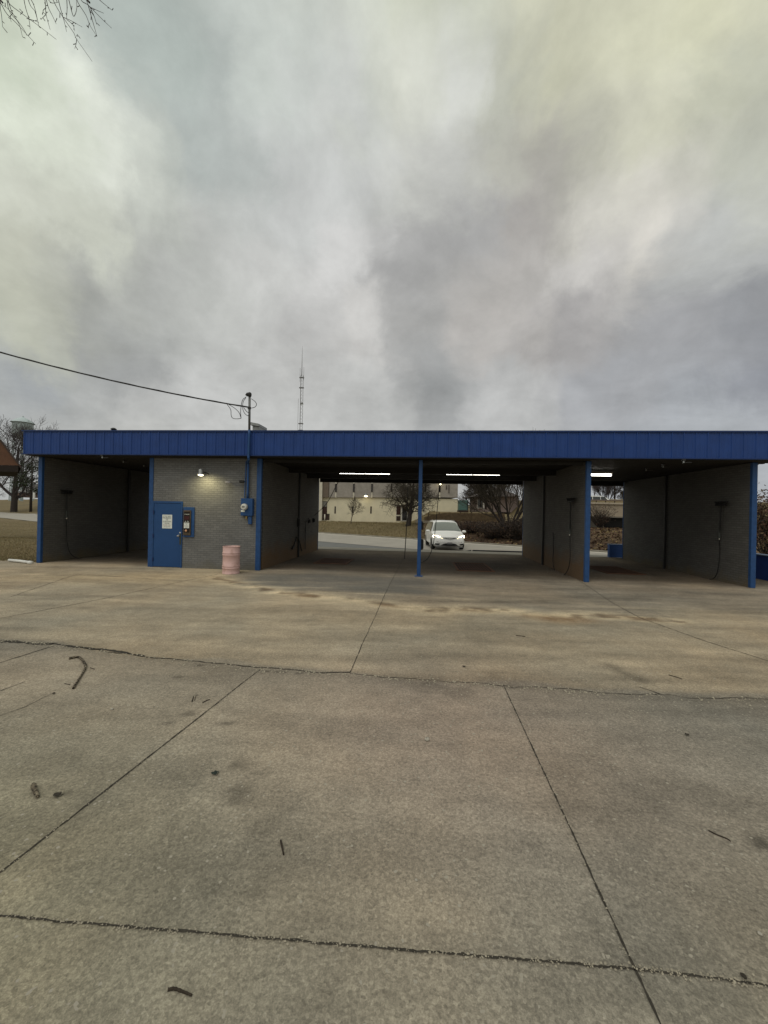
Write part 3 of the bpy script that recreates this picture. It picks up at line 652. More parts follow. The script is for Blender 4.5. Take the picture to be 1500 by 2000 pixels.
a = at(481, 1010, -.08); MB().tube([(a.x, -.08, a.z+.02), (a.x, -.08, a.z-.05)], .02, 10).build('lock_seal', mat('brass', (.5, .36, .12), .35, .9), em)
# service mast: blue conduit up the wall and fascia, bare grey above the roof
sm = thing('service_mast', 'grey and blue conduit mast with weatherhead rising above the roof edge', 'service mast', (at(484, 973, -.08).x, -.08, at(484, 973, -.08).z))
a0 = at(483.6, 974, -.07); a1 = at(484.6, 905, -.07); a2 = at(485.4, 893, -OV-.075); a3 = at(487, 838, -OV-.075); a4 = at(487.5, 772, -OV-.075)
bp = curve([a0, (a1.x, -.07, a1.z-.1), (a1.x, -.10, a1.z+.02), (a2.x, -OV-.06, a2.z-.05), (a2.x, -OV-.075, a2.z+.04), (a3.x, -OV-.075, ZT)], 6)
MB().tube(bp, .036, 10).build('conduit', BLUE, sm, True)
a = at(477.5, 973, -.06); b = at(478.5, 942, -.06); MB().tube([(a.x, -.05, a.z), (b.x, -.05, b.z), (b.x+.02, -.05, at(478.5, 900, -.05).z)], .016, 8).build('side_conduit', BLUE, sm)
MB().tube([(a3.x, -OV-.075, ZT), (a4.x, -OV-.075, a4.z)], .034, 10).build('mast_pipe', mat('grey_pipe', (.14, .145, .145), .5, .5, var=.25, scale=9), sm, True)
wh = MB(); w = Vector((a4.x, -OV-.075, a4.z)); wh.lathe([(.04, -.05), (.055, -.02), (.06, .03), (.05, .07), (.02, .09), (0, .092)], w, 14)
wh.tube([w+Vector((0, 0, .03)), w+Vector((-.06, -.01, .03)), w+Vector((-.10, -.01, -.015))], [.055, .05, .04], 10); autosmooth(wh.build('weatherhead', DKMETAL, sm))
cl = at(487, 797, -OV-.075); MB().tube([(cl.x, cl.y, cl.z-.03), (cl.x, cl.y, cl.z+.03)], .05, 10).build('clamp', DKMETAL, sm)
A = lambda x, y, o=0: at(x, y, -OV-.075-o)
lw = MB()
for P in ([(481, 775), (474, 781), (471, 793), (470, 806), (471, 817)], [(480, 777), (475, 785), (474, 797), (477, 806), (482, 811), (486, 812)], [(491, 779), (498, 784), (501, 790), (498, 795), (491, 797)],
          [(471, 817), (464, 818), (455, 817), (451.5, 811), (450.5, 800), (443, 789)], [(471, 817), (467, 806), (458, 797), (445, 789)], [(476, 796), (481, 803), (485, 806)]):
    lw.tube(curve([A(x, y, .02+.03*(i % 2)) for i, (x, y) in enumerate(P)], 5), .009, 6)
lw.build('drip_loop', BLACK, sm, True)
pc = MB(); e0 = A(487, 796); e1 = at(0, 672, -2.2); e2 = e1+(e1-e0)*.55; N_ = 40; P = []
for i in range(N_+1):
    t = i/N_; q = e0.lerp(e2, t); q.z -= .55*4*t*(1-t)*.45; P.append(q)
# keep the measured point on the sagging line
pc.tube(P, .015, 6); pc.tube([q+Vector((0, 0, .018+.004*math.sin(i*2))) for i, q in enumerate(P)], .010, 6)
tag(pc.build('power_cable', BLACK, None, True, loc=e0), 'black overhead power cable sagging from the mast to the upper left', 'cable')

# pink drum
p = gp(451.2, 1119.5)
dm = thing('trash_drum', 'faded pink steel drum trash bin standing against the grey brick wall', 'trash drum', p)
R_ = .240; h_ = .80; pr = [(R_-.01, 0), (R_+.006, .004), (R_+.006, .02), (R_, .03)]
for z in (.17, .225, .555, .61): pr += [(R_, z-.02), (R_+.013, z-.008), (R_+.013, z+.008), (R_, z+.02)]
pr += [(R_, h_-.02), (R_+.008, h_-.015), (R_+.010, h_), (R_-.004, h_+.003), (R_-.012, h_-.01), (R_-.012, .03), (0, .03)]
autosmooth(MB().lathe(pr, p, 36).build('drum_body', PINK, dm), 50)
autosmooth(MB().lathe([(R_-.012, h_-.30), (R_-.03, h_-.26), (R_-.1, h_-.3), (0, h_-.27)], p, 20).build('trash_bag', BLACK, dm))

# ------------------------------------------------------------------ bays: lamps, brushes, hoses, grates
def fixture(L_, lit):
    t = thing('fluorescent_light', '', 'ceiling light', (0, 0, 0), 'fluorescent lights under the roof deck')
    MB().box(-L_/2, L_/2, -.07, .07, 0, .07, b=.006).build('fixture_body', mat('dirty_white_enamel', (.30, .29, .26), .5, var=.2), t)
    for a, b in ((-L_/2+.03, -.015), (.015, L_/2-.03)):
        MB().tube([(a, 0, -.035), (b, 0, -.035)], .036, 10).build('tube', TUBE if lit else mat('dead_tube', (.45, .45, .42), .3), t)
    return t
def lamp_at(px0, px1, py, label, lit=True, z=ZC-.15):
    g = lambda x: gp(x, py, z); a, b = g(px0), g(px1); yy = (a.y+b.y)/2; a, b = at(px0, py, yy), at(px1, py, yy)
    t = fixture(abs(b.x-a.x), lit); t.location = ((a.x+b.x)/2, yy, a.z+.035); t['label'] = label
lamp_at(662, 763, 923.2, 'long lit fluorescent tube in the bay left of the blue column')
lamp_at(870, 977.5, 925.2, 'long lit fluorescent tube in the bay right of the blue column, above the white minivan')
lamp_at(1098, 1195.5, 926.8, 'lit fluorescent tube in the bay between the last two brick walls')
def ceiling_box(px, py, label):
    q = gp(px, py, ZC-.07); t = thing('ceiling_swivel', label, 'hose swivel', (q.x, q.y, ZC), 'hose swivels under the roof deck')
    MB().box(q.x-.04, q.x+.04, q.y-.03, q.y+.03, ZC-.04, ZC+.002).build('mounting_plate', DKMETAL, t)
    MB().tube([(q.x, q.y, ZC-.05), (q.x, q.y, ZC-.10)], .02, 10).build('swivel_joint', GALV, t)
    MB().tube([(q.x, q.y, ZC-.09), (q.x+.2, q.y, ZC-.085)], .010, 8).build('boom_stub', DKMETAL, t)
for px, py, l in [(200, 893, 'frontmost small steel swivel on the ceiling of the closed left bay'), (241, 902, 'middle small steel swivel on the ceiling of the left bay'), (281, 910, 'rear small steel swivel on the ceiling of the left bay next to the blue corner'),
                  (716, 903, 'small steel swivel on the ceiling before the tube left of the column'), (1335, 902, 'frontmost small steel swivel on the ceiling of the right bay'), (1295, 911, 'middle small steel swivel on the ceiling of the right bay'), (1262, 918, 'rearmost small steel swivel on the ceiling of the right bay')]: ceiling_box(px, py, l)

def foam_brush(head, foot, hose, wx, label, sgn):
    """brush standing head-up in its tube holder on wall plane x = wx; sgn = direction out of the wall"""
    def onw(x, y, o): d = ray(x, y); X = wx+sgn*o; return CAM+d*((X-CAM.x)/d.x)
    h = onw(*head, .13); f = onw(*foot, .10)
    t = thing('foam_brush', label, 'brush', (wx, h.y, f.z), 'foam brushes hung on the bay walls')
    hd = MB(); hd.box(h.x-.045, h.x+.045, h.y-.19, h.y+.19, h.z-.05, h.z+.0, b=.012)
    rb = random.Random(3)
    hd.build('brush_block', BLACK, t)
    br = MB()
    for k in range(90):
        x, y = h.x+rb.uniform(-.04, .04), h.y+rb.uniform(-.18, .18); dx, dy = (x-h.x)*.5, (y-h.y)*.3
        br.tube([(x, y, h.z), (x+dx+rb.gauss(0, .01), y+dy+rb.gauss(0, .01), h.z+.085)], [.010, .006], 4)
    br.build('bristles', mat('black_bristle', (.014, .013, .013), .9), t)
    MB().tube([(h.x, h.y, h.z-.05), (f.x, f.y, f.z)], .021, 10).build('handle', BLACK, t)
    MB().tube([(f.x, f.y, f.z+.32*(h.z-f.z)), (f.x, f.y, f.z+.01)], .036, 10).build('holder_tube', mat('grey_holder', (.05, .055, .05), .5), t)
    MB().lathe([(.026, -.03), (.028, .03)], f, 10).build('coupling', CHROME, t)
    P = [f]+[onw(x, y, o) for x, y, o in hose]
    MB().tube(curve(P, 6), .0125, 8).build('hose', BLACK, t, True)
foam_brush((130.5, 962), (130, 1012), [(130, 1035, .10), (131, 1058, .12), (136, 1078, .16), (148, 1089, .18), (168, 1090, .14), (186, 1088, .10)], XL+WT, 'black foam brush with looping hose on the left wall of the closed left bay', 1)
foam_brush((1114.5, 978), (1113, 1044), [(1113.5, 1070, .08), (1113, 1095, .09), (1108, 1115, .12), (1098, 1124, .14), (1086, 1119, .1), (1080, 1100, .06), (1081, 1070, .05), (1080, 1040, .04)], XM-WT, 'black foam brush with looping hose on the mud-stained middle wall', -1)
foam_brush((1408, 985), (1405, 1052), [(1405.5, 1075, .08), (1404, 1100, .09), (1400, 1120, .10), (1393, 1130, .12), (1382, 1131, .10), (1370, 1127, .06)], XE-WT, 'black foam brush with looping hose on the rightmost bay wall', -1)

# wands, hoses and holders in the open bays
def onx(px, py, X): d = ray(px, py); return CAM+d*((X-CAM.x)/d.x)
RW = XR1
ho = [onx(596, 1073, RW+.06), onx(596.5, 1045, RW+.06), onx(597, 1021, RW+.08), onx(604, 1014, RW+.10), onx(617, 1004, RW+.15)]
m_ = gp(664, 936, ZC-.25)
k1 = onx(617, 1004, RW+.15); mid = k1.lerp(m_, .5); mid.z -= .22
hz = MB().tube(curve(ho+[mid, m_, (m_.x+.35, m_.y-.2, ZC-.08)], 6), .013, 8)
wa_ = thing('pressure_hose', 'black pressure hose slanting from the ceiling to the wall left of the yellow building', 'hose', onx(596, 1073, RW+.06), 'wash hoses in the open bays')
hz.build('hose', BLACK, wa_, True)
a, b = onx(596, 1073, RW+.06), onx(596.5, 1030, RW+.06); MB().tube([a, b], .018, 8).build('wand', DKMETAL, wa_)
for (x0, y0, y1, l) in [(581, 1012, 1029, 'tall black wand holder on the side wall of the equipment room'), (602, 1012.5, 1022, 'short black wand holder where the slanting hose meets the wall'), (611, 1011.5, 1020.5, 'short black wand holder nearest the rear edge of that wall')]:
    a, b = onx(x0, y0, RW), onx(x0, y1, RW); t = thing('wand_holder', l, 'wand holder', (RW, a.y, b.z), 'wand holders on the bay wall')
    MB().box(RW, RW+.05, a.y-.05, a.y+.05, b.z, a.z, b=.01).build('backplate', BLACK, t)
    MB().tube([(RW+.075, a.y, b.z+.03), (RW+.075, a.y, a.z-.03)], .035, 10).build('sleeve', BLACK, t)
# hose bundle hung on a hook: an A-shaped pair of drooping loops
t = thing('hung_hose', 'black hose draped over a hook in an A shape low on the equipment room wall', 'hose', onx(580, 1076, RW))
hk = onx(580.5, 1050, RW+.08)
MB().tube([(RW, hk.y, hk.z+.02), (RW+.11, hk.y, hk.z+.03), (RW+.12, hk.y, hk.z+.06)], .012, 8).build('hook', DKMETAL, t)
MB().tube(curve([onx(571, 1073, RW+.05), onx(575, 1062, RW+.06), onx(579, 1050.5, RW+.09), onx(582, 1050, RW+.09), onx(586, 1062, RW+.06), onx(589, 1076, RW+.05)], 5), .022, 8).build('hose', BLACK, t, True)
MB().tube([onx(570.5, 1072, RW+.07), onx(574, 1066, RW+.07)], .035, 8).build('nozzle', BLACK, t)
def drop(pts, label):
    t = thing('pressure_hose', label, 'hose', pts[0], 'wash hoses in the open bays'); MB().tube(curve(pts, 6), .012, 8).build('hose', BLACK, t, True); return t
hy = 4.3
t = drop([at(797, 938, hy), at(795.5, 985, hy), at(794, 1030, hy), at(791, 1075, hy), at(790, 1092, hy-.1)], 'thin black hose hanging straight down left of the blue column')
a = at(791, 1078, hy); b = at(794, 1030, hy); MB().tube([a, b], .017, 8).build('wand', DKMETAL, t)
hy = 2.6
t = drop([at(859, 936, hy), at(857, 960, hy), at(853.5, 1000, hy), at(849.5, 1040, hy), at(845, 1068, hy), at(836, 1090, hy), at(822, 1098, hy), at(817, 1085, hy-.3)], 'black hose hanging over the white minivan and curling to the blue column')
# control box and holders on the back of the column
def colbox(x0, x1, y0, y1, Y, label):
    q = at(x0, y1, Y); t = thing('bay_control_box', label, 'control box', q, 'dark boxes mounted behind the blue column')
    px_box(MB(), x0, x1, y0, y1, Y, .16, b=.012).build('box_body', BLACK, t)
    px_box(MB(), x1-2, x1+1.2, y0+2, y1-2, Y+.03, .10, b=.008).build('door_panel', DKMETAL, t)
colbox(816, 825.5, 1018, 1034, .10, 'black control box at waist height behind the blue column')
colbox(818, 826, 1053, 1074, .10, 'black wand holder box low behind the blue column')
colbox(812.3, 818, 966, 976, .10, 'small black box high on the left of the blue column')
def grate(px0, px1, py0, py1, label):
    a, b = gp(px0, py1), gp(px1, py0); xc = (a.x+b.x)/2; w, h = .62, max(.5, b.y-a.y); t = thing('drain_grate', label, 'drain grate', (xc, (a.y+b.y)/2, 0), 'floor drain grates')
    f = MB(); x0, x1, y0, y1 = xc-w, xc+w, a.y, a.y+h
    for q in ((x0, x1, y0, y0+.05), (x0, x1, y1-.05, y1), (x0, x0+.05, y0+.051, y1-.051), (x1-.05, x1, y0+.051, y1-.051)): f.box(*q, .001, .022)
    f.build('frame', RUST, t); MB().box(x0+.052, x1-.052, y0+.052, y1-.052, .001, .004).build('pit', mat('black_pit', (.004, .004, .004), .9), t)
    g = MB(); n = 13
    for i in range(n): x = x0+.07+(x1-x0-.14)*i/(n-1); g.box(x-.012, x+.012, y0+.053, y1-.053, .006, .019)
    for i in range(5): y = y0+.1+(y1-y0-.2)*i/4; g.box(x0+.053, x1-.053, y-.008, y+.008, .007, .0165)
    g.build('bars', RUST, t)
grate(628, 676, 1092, 1101, 'rusty floor grate in the bay left of the blue column')
grate(896, 944, 1101, 1115, 'rusty floor grate in the bay right of the blue column')
grate(1165, 1225, 1108, 1120, 'dark floor grate in the right bay beside the blue-edged wall')

# roof vent box, bump on roof, pipe on the ground
a = at(505, 838, 2.2)
t = thing('roof_vent', 'grey louvred vent box on the roof beside the service mast', 'roof vent', (a.x, 2.2, 4.12))
p0, p1 = at(496, 838, 2.2), at(513, 838, 2.2); zt = at(505, 829, 2.2).z
MB().box(p0.x+.03, p1.x-.03, 2.0, 2.5, 4.12, zt-.1, b=.01).build('curb', GALV, t)
hd = MB(); hd.extr([(p0.x-.02, 1.9, zt-.08), (p0.x+.0, 1.9, zt+.02), (p1.x-.02, 1.9, zt-.04), (p1.x-.02, 1.9, zt-.13), (p0.x+.2, 1.9, zt-.11)], (0, .75, 0)); hd.build('hood', GALV, t)
for k in range(4): z = 4.2+k*(zt-.18-4.2)/4; MB().box(p0.x+.06, p1.x-.06, 1.985, 1.999, z, z+.03).build('louvre', DKMETAL, t)
a = at(222, 838, 1.5); t = thing('vent_pipe', 'small dark vent cap poking above the roof over the left bay', 'vent', (a.x, 1.5, 4.12))
MB().tube([(a.x, 1.5, 4.12), (a.x, 1.5, a.z-.02)], .04, 10).build('pipe', DKMETAL, t); autosmooth(MB().lathe([(.09, -.03), (.10, 0), (.05, .04), (0, .05)], (a.x, 1.5, a.z), 14).build('cap', DKMETAL, t))
a, b = gp(18, 1094, .05), gp(62, 1099, .05)
t = thing('drain_pipe', 'white plastic drain pipe lying on the grass by the left corner', 'pipe', a)
MB().tube([a, a.lerp(b, .5)+Vector((0, 0, .01)), b], .045, 12).build('pipe', WHITE, t, True); MB().tube([b, b+(a-b)*.12], .056, 12).build('coupling', WHITE, t, True)

# low blue wall to the right of the building
t = thing('low_blue_wall', 'low blue painted wall with pale coping right of the car wash', 'low wall', (10.9, 4, 0))
BW = mat('blue_block_paint', (.013, .042, .21), .6, var=.15, scale=2, bump=.2, bscale=20); CP = mat('pale_blue_coping', (.16, .22, .34), .6, var=.15)
MB().box(10.82, 11.02, 1.2, 7.6, 0, .76).build('side_run', BW, t); MB().box(8.78, 10.815, 7.4, 7.6, 0, .60).build('rear_run', mat('blue_block_paint_rear', (.03, .085, .27), .6, var=.15, scale=2, bump=.2, bscale=20), t)
MB().box(10.80, 11.04, 1.18, 7.62, .762, .80, b=.005).build('coping', CP, t); MB().box(8.75, 10.80, 7.38, 7.62, .602, .63, b=.005).build('coping', CP, t)

# ================================================================== trees
def grow(seed, base, height, r0, spread, levels=4, lean=(0, 0), fork=.35, nb=(5, 7), droop=0.0, up=.25, twig=.012, start=.25, ratio=.62, stems=1, sides=5, wob=.10, ang=.85):
    """tapered trunk and recursive limbs; returns trunk mesh builder and branch mesh builder"""
    rnd = random.Random(seed); T, Bc = MB(), MB()
    def limb(p, d, ln, r, lv, mb):
        n = 6 if lv <= 1 else (4 if lv == 2 else 3); pts = [p.copy()]; rad = [r]; dd = d.normalized()
        for i in range(n):
            dd = (dd+Vector((rnd.gauss(0, wob), rnd.gauss(0, wob), rnd.gauss(0, wob*.7)+(up*.25 if lv > 0 else .03)-droop*lv*.12))).normalized()
            p = p+dd*(ln/n); pts.append(p.copy()); rad.append(max(twig*.6, r*(1-.72*(i+1)/n)))
        mb.tube(pts, rad, max(3, sides-lv) if lv else 8, cap=False)
        if lv >= levels: return
        k = rnd.randint(*nb)+(2 if lv == 0 else 0); s0 = start if lv == 0 else .2; ga = rnd.random()*6
        for j in range(k):
            t = s0+(1-s0)*(j+rnd.random()*.8)/k; t = min(t, .98); q = t*n; i0 = min(int(q), n-1); pp = pts[i0].lerp(pts[i0+1], q-i0); ax = (pts[i0+1]-pts[i0]).normalized()
            ga += 2.4+rnd.uniform(-.4, .4); a = ax.cross(Vector((.2, .3, 1) if abs(ax.z) < .9 else (1, .2, 0))).normalized(); b = ax.cross(a)
            th = ang*spread*(.75+.5*rnd.random()); nd_ = (ax*math.cos(th)+(a*math.cos(ga)+b*math.sin(ga))*math.sin(th))
            l2 = ln*ratio*(1-.45*(t-s0)/(1-s0))*(.7+.6*rnd.random()); limb(pp, nd_, l2, max(twig, rad[i0]*(.62 if lv else .55)), lv+1, Bc)
    for s in range(stems):
        b = Vector(base); d = Vector((lean[0], lean[1], 1))
        if stems > 1:
            t = 2*PI*s/stems+rnd.random(); f = fork*(.5+rnd.random()); b += Vector((math.cos(t)*r0*2.2, math.sin(t)*r0*1.2, 0)); d = Vector((math.cos(t)*f*1.3, math.sin(t)*f*.8, 1))
        limb(b-Vector((0, 0, .1)), d, height*(.8 if stems > 1 else .62), r0*(.75 if stems > 1 else 1), 0, T)
    return T, Bc
def bare_tree(name, label, base, group=None, m=BARK, mt=TWIG, **k):
    t = thing(name, label, 'tree', base, group); T, Bc = grow(base=base, **k)
    T.build('trunk', m, t, True); Bc.build('crown', mt, t, True); return t
def gpos(px, dep): u = (px-750)/F*dep; p = c2w(u, dep); return Vector((p.x, p.y, H1(p.x, p.y)))

bare_tree('bare_tree', 'small bare sapling on the lawn in front of the yellow building', gpos(686, 50), seed=3, height=4.1, r0=.065, spread=1.0, levels=3, nb=(6, 7), start=.34, ratio=.66, up=.4, twig=.013, m=BARKO, mt=BARKO)
bare_tree('bare_tree', 'wide bare tree with dark forked trunk behind the blue column', gpos(797, 45), seed=21, height=8.6, r0=.30, spread=1.3, levels=4, nb=(7, 8), start=.22, ratio=.72, up=.55, droop=.25, twig=.016, lean=(.10, 0), m=BARK, mt=BARKO)
bare_tree('bare_tree', 'dense many-stemmed bare tree at the left edge of the mud-stained wall', gpos(994, 37), seed=14, height=8.4, r0=.15, spread=.72, levels=3, nb=(8, 9), start=.18, ratio=.55, up=.5, stems=11, fork=.72, twig=.016, m=BARK, mt=BARKO)
bare_tree('bare_tree', 'mauve grey bare tree standing behind the green cabinet', gpos(921, 68), seed=31, height=7.2, r0=.24, spread=1.0, levels=4, nb=(7, 8), start=.15, ratio=.62, twig=.024, m=BARK, mt=BARKP)
bare_tree('bare_tree', 'olive twigged bare tree over the pale house by the fence', gpos(952, 66), seed=33, height=7.0, r0=.2, spread=1.0, levels=4, nb=(7, 8), start=.15, ratio=.62, twig=.022, m=BARK, mt=BARKO)
bare_tree('bare_tree', 'pale thin bare tree just right of the middle wall, beyond the embankment', gpos(1160, 62), seed=41, height=5.5, r0=.09, spread=.7, levels=3, nb=(7, 9), ratio=.55, up=.6, twig=.02, m=BARKP, mt=BARKP)
bare_tree('bare_tree', 'dark upright bare tree on the embankment, left of the thin pole', gpos(1184, 70), seed=43, height=5.6, r0=.11, spread=.75, levels=3, nb=(9, 11), start=.1, ratio=.55, up=.7, stems=4, fork=.3, twig=.02)
bare_tree('bare_tree', 'large old bare tree with heavy dark trunk on the far left verge', gpos(27, 118), seed=52, height=32, r0=.85, spread=1.0, levels=4, nb=(7, 8), start=.08, ratio=.68, up=.45, twig=.038, wob=.14)
for i, (px, dep, h, l) in enumerate([(975, 78, 6.5, 'tall bare tree at the back of the right-hand yard'), (1035, 60, 6.5, 'bare tree hidden largely behind the middle wall'), (1215, 74, 5, 'bare tree beyond the embankment right of the thin pole'), (-40, 100, 16, 'bare tree at the far left past the wooden shelter'), (868, 86, 7, 'grey bare tree behind the right end of the yellow building')]):
    bare_tree('bare_tree', l, gpos(px, dep), seed=60+i, height=h, r0=.2, spread=.85, levels=4, nb=(6, 7), start=.15, ratio=.6, twig=.026, mt=BARKP if i % 2 else BARKO)

# leafy shrubs and the evergreen
def leaves(mb, rnd, n, fn, size, mi=2):
    for _ in range(n):
        p = fn(); s = size*(.6+.8*rnd.random()); a = Vector((rnd.gauss(0, 1), rnd.gauss(0, 1), rnd.gauss(0, 1))).normalized(); b = a.cross(Vector((rnd.gauss(0, 1), rnd.gauss(0, 1), rnd.gauss(0, 1)))).normalized()
        mb.add([p-a*s, p+b*s*.45, p+a*s, p-b*s*.45], [(0, 1, 2, 3)], rnd.randrange(mi))
LB1, LB2, LB3 = mat('rust_leaf', (.10, .048, .030), .8, var=.3), mat('brown_leaf', (.072, .045, .028), .85, var=.3), mat('tan_leaf', (.16, .11, .06), .85, var=.3)
LG1, LG2 = mat('evergreen_leaf', (.032, .045, .018), .7, var=.3), mat('evergreen_leaf_dark', (.018, .026, .012), .7, var=.3)
def shrub(label, base, rx, rz, n, mats, seed, leaf=.07, name='shrub', twigs=26):
    rnd = random.Random(seed); t = thing(name, label, 'shrub', base); st = MB(); tips = []
    for i in range(twigs):
        a = rnd.random()*6.28; r = rnd.random()**.5*rx; h = rz*(.55+.5*rnd.random()); e = Vector(base)+Vector((math.cos(a)*r, math.sin(a)*r, h)); m_ = Vector(base).lerp(e, .5)+Vector((rnd.gauss(0, .12*rx), rnd.gauss(0, .12*rx), rz*.06))
        P = curve([Vector(base)+Vector((rnd.gauss(0, .1), rnd.gauss(0, .1), -.1)), m_, e], 4); st.tube(P, [max(.006, .03*(1-i_/len(P))) for i_ in range(len(P))], 4, cap=False); tips += P[3:]
        for _ in range(4):
            q = rnd.choice(P[3:]); st.tube([q, q+Vector((rnd.gauss(0, .25*rx), rnd.gauss(0, .25*rx), .18*rz*rnd.random()+.1))], [.012, .006], 3, cap=False)
    st.build('stems', BARK, t)
    if n:
        lf = MB(); leaves(lf, rnd, n, lambda: rnd.choice(tips)+Vector((rnd.gauss(0, .13*rx), rnd.gauss(0, .13*rx), rnd.gauss(0, .09*rz))), leaf, len(mats)); lf.build('foliage', mats, t)
    return t
shrub('rust brown leafy shrub beyond the low blue wall at the right edge', gpos(1505, 17.5), 1.5, 3.1, 5200, [LB1, LB2, LB3, LB1], 4, .06, twigs=40)
shrub('tangled brown shrub in front of the culvert in the right bay view', gpos(1172, 40), 1.6, 2.2, 900, [LB2, LB2, LB1], 5, .06, twigs=60)
shrub('dark bramble thicket on the bank right of the white minivan', gpos(965, 33), 2.2, 1.35, 1600, [LB2, LB2, mat('dark_bramble', (.03, .02, .016), .9, var=.3)], 6, .07, twigs=60)
shrub('second dark bramble thicket at the foot of the many-stemmed tree', gpos(1010, 32), 1.9, 1.7, 1700, [LB2, mat('dark_bramble', (.03, .02, .016), .9), mat('dark_bramble', (.03, .02, .016), .9)], 8, .07, twigs=60)
shrub('low reddish bramble on the bank directly behind the minivan', gpos(925, 36), 2.0, 1.0, 1500, [LB2, LB1, mat('dark_bramble', (.03, .02, .016), .9)], 9, .06, twigs=40)
b_ = gpos(60, 112); t = thing('evergreen_tree', 'dark evergreen tree half hidden behind the left blue corner', 'tree', b_)
MB().tube([b_, b_+Vector((0, 0, 6)), b_+Vector((.3, 0, 13))], [.35, .28, .08], 7).build('trunk', BARK, t, True)
rnd = random.Random(11); lf = MB()
cl = [Vector((b_.x+rnd.gauss(0, 1.9), b_.y+rnd.gauss(0, 1.6), b_.z+rnd.uniform(6, 14.5))) for _ in range(26)]
leaves(lf, rnd, 1500, lambda: rnd.choice(cl)+Vector((rnd.gauss(0, .75), rnd.gauss(0, .75), rnd.gauss(0, .5))), .24, 2); lf.build('crown', [LG1, LG2], t)

# overhanging tree beside the camera, only its twig ends come into view
base = c2w(-9.5, 2.2, 0); t = thing('overhanging_tree', 'bare tree whose twig ends hang into the top left of the sky', 'tree', base)
T = MB(); hub = atd(-120, -160, 4.9); T.tube(curve([base-Vector((0, 0, .1)), base+Vector((.1, .3, 3)), base.lerp(hub, .35)+Vector((0, 0, 3.6)), hub.lerp(base, .3)+Vector((0, 0, 1.5))], 5), [.24-.008*i for i in range(16)], 10); T.build('trunk', BARK, t, True)
br = MB(); rnd = random.Random(12)
lims = [[(-300, -330), (-150, -160), (0, -90)], [(-200, -220), (0, -130), (110, -60), (175, 5)], [(-150, -160), (-60, -70), (5, 5)], [(0, -130), (60, -80), (85, -40)]]
for i, lm in enumerate(lims): P = curve([atd(x, y, 4.8+.15*i) for x, y in lm], 5); br.tube(P, [.022-.012*k/len(P) for k in range(len(P))], 6, cap=False)
TW = [[(-15, -30), (10, 22), (31, 44), (55, 70), (70, 86)], [(0, -40), (14, 2), (45, 28), (75, 50), (110, 77)], [(5, -40), (18, 8), (27, 30), (45, 55), (53, 70)], [(2, -30), (0, 8), (3, 30), (5, 52)],
      [(10, -60), (16, 15), (36, 44), (44, 72)], [(38, -60), (48, 6), (56, 35), (59, 57)], [(45, -50), (57, 5), (68, 22), (75, 46)], [(55, -10), (66, 10), (73, 38), (76, 52)], [(80, -40), (88, 2), (90, 28), (98, 58)],
      [(85, -30), (93, 10), (103, 32), (110, 47)], [(92, -45), (104, 0), (122, 32), (144, 64), (150, 77), (180, 120)], [(110, -20), (117, 12), (126, 44), (130, 62)], [(128, -30), (131, 10), (130, 36)], [(130, -20), (138, 14), (144, 32), (150, 16), (148, -10)],
      [(140, -30), (152, 4), (168, 30), (176, 50), (188, 69)], [(150, -20), (160, 2), (172, 10), (200, 38), (218, 55)], [(165, -20), (172, 9), (185, 18), (203, 26)], [(172, 9), (180, 38), (189, 69)], [(175, 12), (184, 32), (189, 48)], [(185, -10), (198, 3), (219, 20)],
      [(122, 33), (140, 41), (161, 53)], [(130, 38), (142, 48), (146, 61)], [(52, 36), (66, 40), (76, 44)], [(95, 0), (102, 6), (115, 4)], [(25, 26), (20, 32), (22, 43)], [(150, 76), (148, 88), (146, 95)], [(149, 70), (154, 71), (157, 75)], [(175, 45), (173, 50), (173, 55)], [(25, 27), (14, 16), (0, 6)], [(90, 15), (84, 21), (88, 27), (94, 23)], [(90, 28), (85, 33), (80, 38)], [(40, 28), (44, 24), (43, 26)]]
for i, P in enumerate(TW):
    dz = rnd.uniform(4.55, 5.1); Q = curve([atd(x, y, dz+.05*k) for k, (x, y) in enumerate(P)], 4); n = len(Q); r = .0046 if i < 20 else .0034
    br.tube(Q, [max(.0018, r*(1-.6*k/n)) for k in range(n)], 5)
    for _ in range(2):
        q = rnd.choice(Q[n//3:]); br.tube([q, q+Vector((rnd.gauss(0, .018), rnd.gauss(0, .018), rnd.gauss(0, .018)))], [.003, .004], 5)
br.build('branches', TWIG, t, True)

# ================================================================== beyond the road
def pxb(mb, x0, x1, y0, y1, dep, thick, mi=0):
    """box standing square to the camera's heading at a real distance, given by its outline"""
    xc, yc = (x0+x1)/2, (y0+y1)/2; u0, u1 = (x0-750)/F*dep, (x1-750)/F*dep; z1, z0 = atd(xc, y0, dep).z, atd(xc, y1, dep).z
    P = [c2w(u, d, z) for z in (z0, z1) for d in (dep, dep+thick) for u in (u0, u1)]
    return mb.add(P, [(0, 2, 3, 1), (4, 5, 7, 6), (0, 1, 5, 4), (2, 6, 7, 3), (0, 4, 6, 2), (1, 3, 7, 5)], mi)
OD = 57.0
ob = thing('office_building', 'two storey office with cream brick below and grey panels above, slit windows', 'building', gpos(756, OD))
CREAM = mat('cream_brick', (.72, .66, .49), .85, var=.08, scale=1.2, bump=.2, bscale=25)
PANEL = mat('exposed_aggregate_panel', (.34, .31, .275), .9, var=.22, scale=1.6, bump=.3, bscale=20)
PALEC = mat('pale_office_concrete', (.62, .58, .48), .85, var=.12, scale=2)
BRONZE = mat('bronze_frame', (.045, .028, .022), .5, .3, var=.2)
GLASSD = mat('dark_glass', (.012, .011, .011), .08, spec=.6, var=.1)
pxb(MB(), 629, 894, 972, 1032, OD, 14).build('lower_wall', CREAM, ob)
up_ = MB(); edges = [629, 641, 655, 690, 725.5, 763.5, 800, 830, 858, 894]
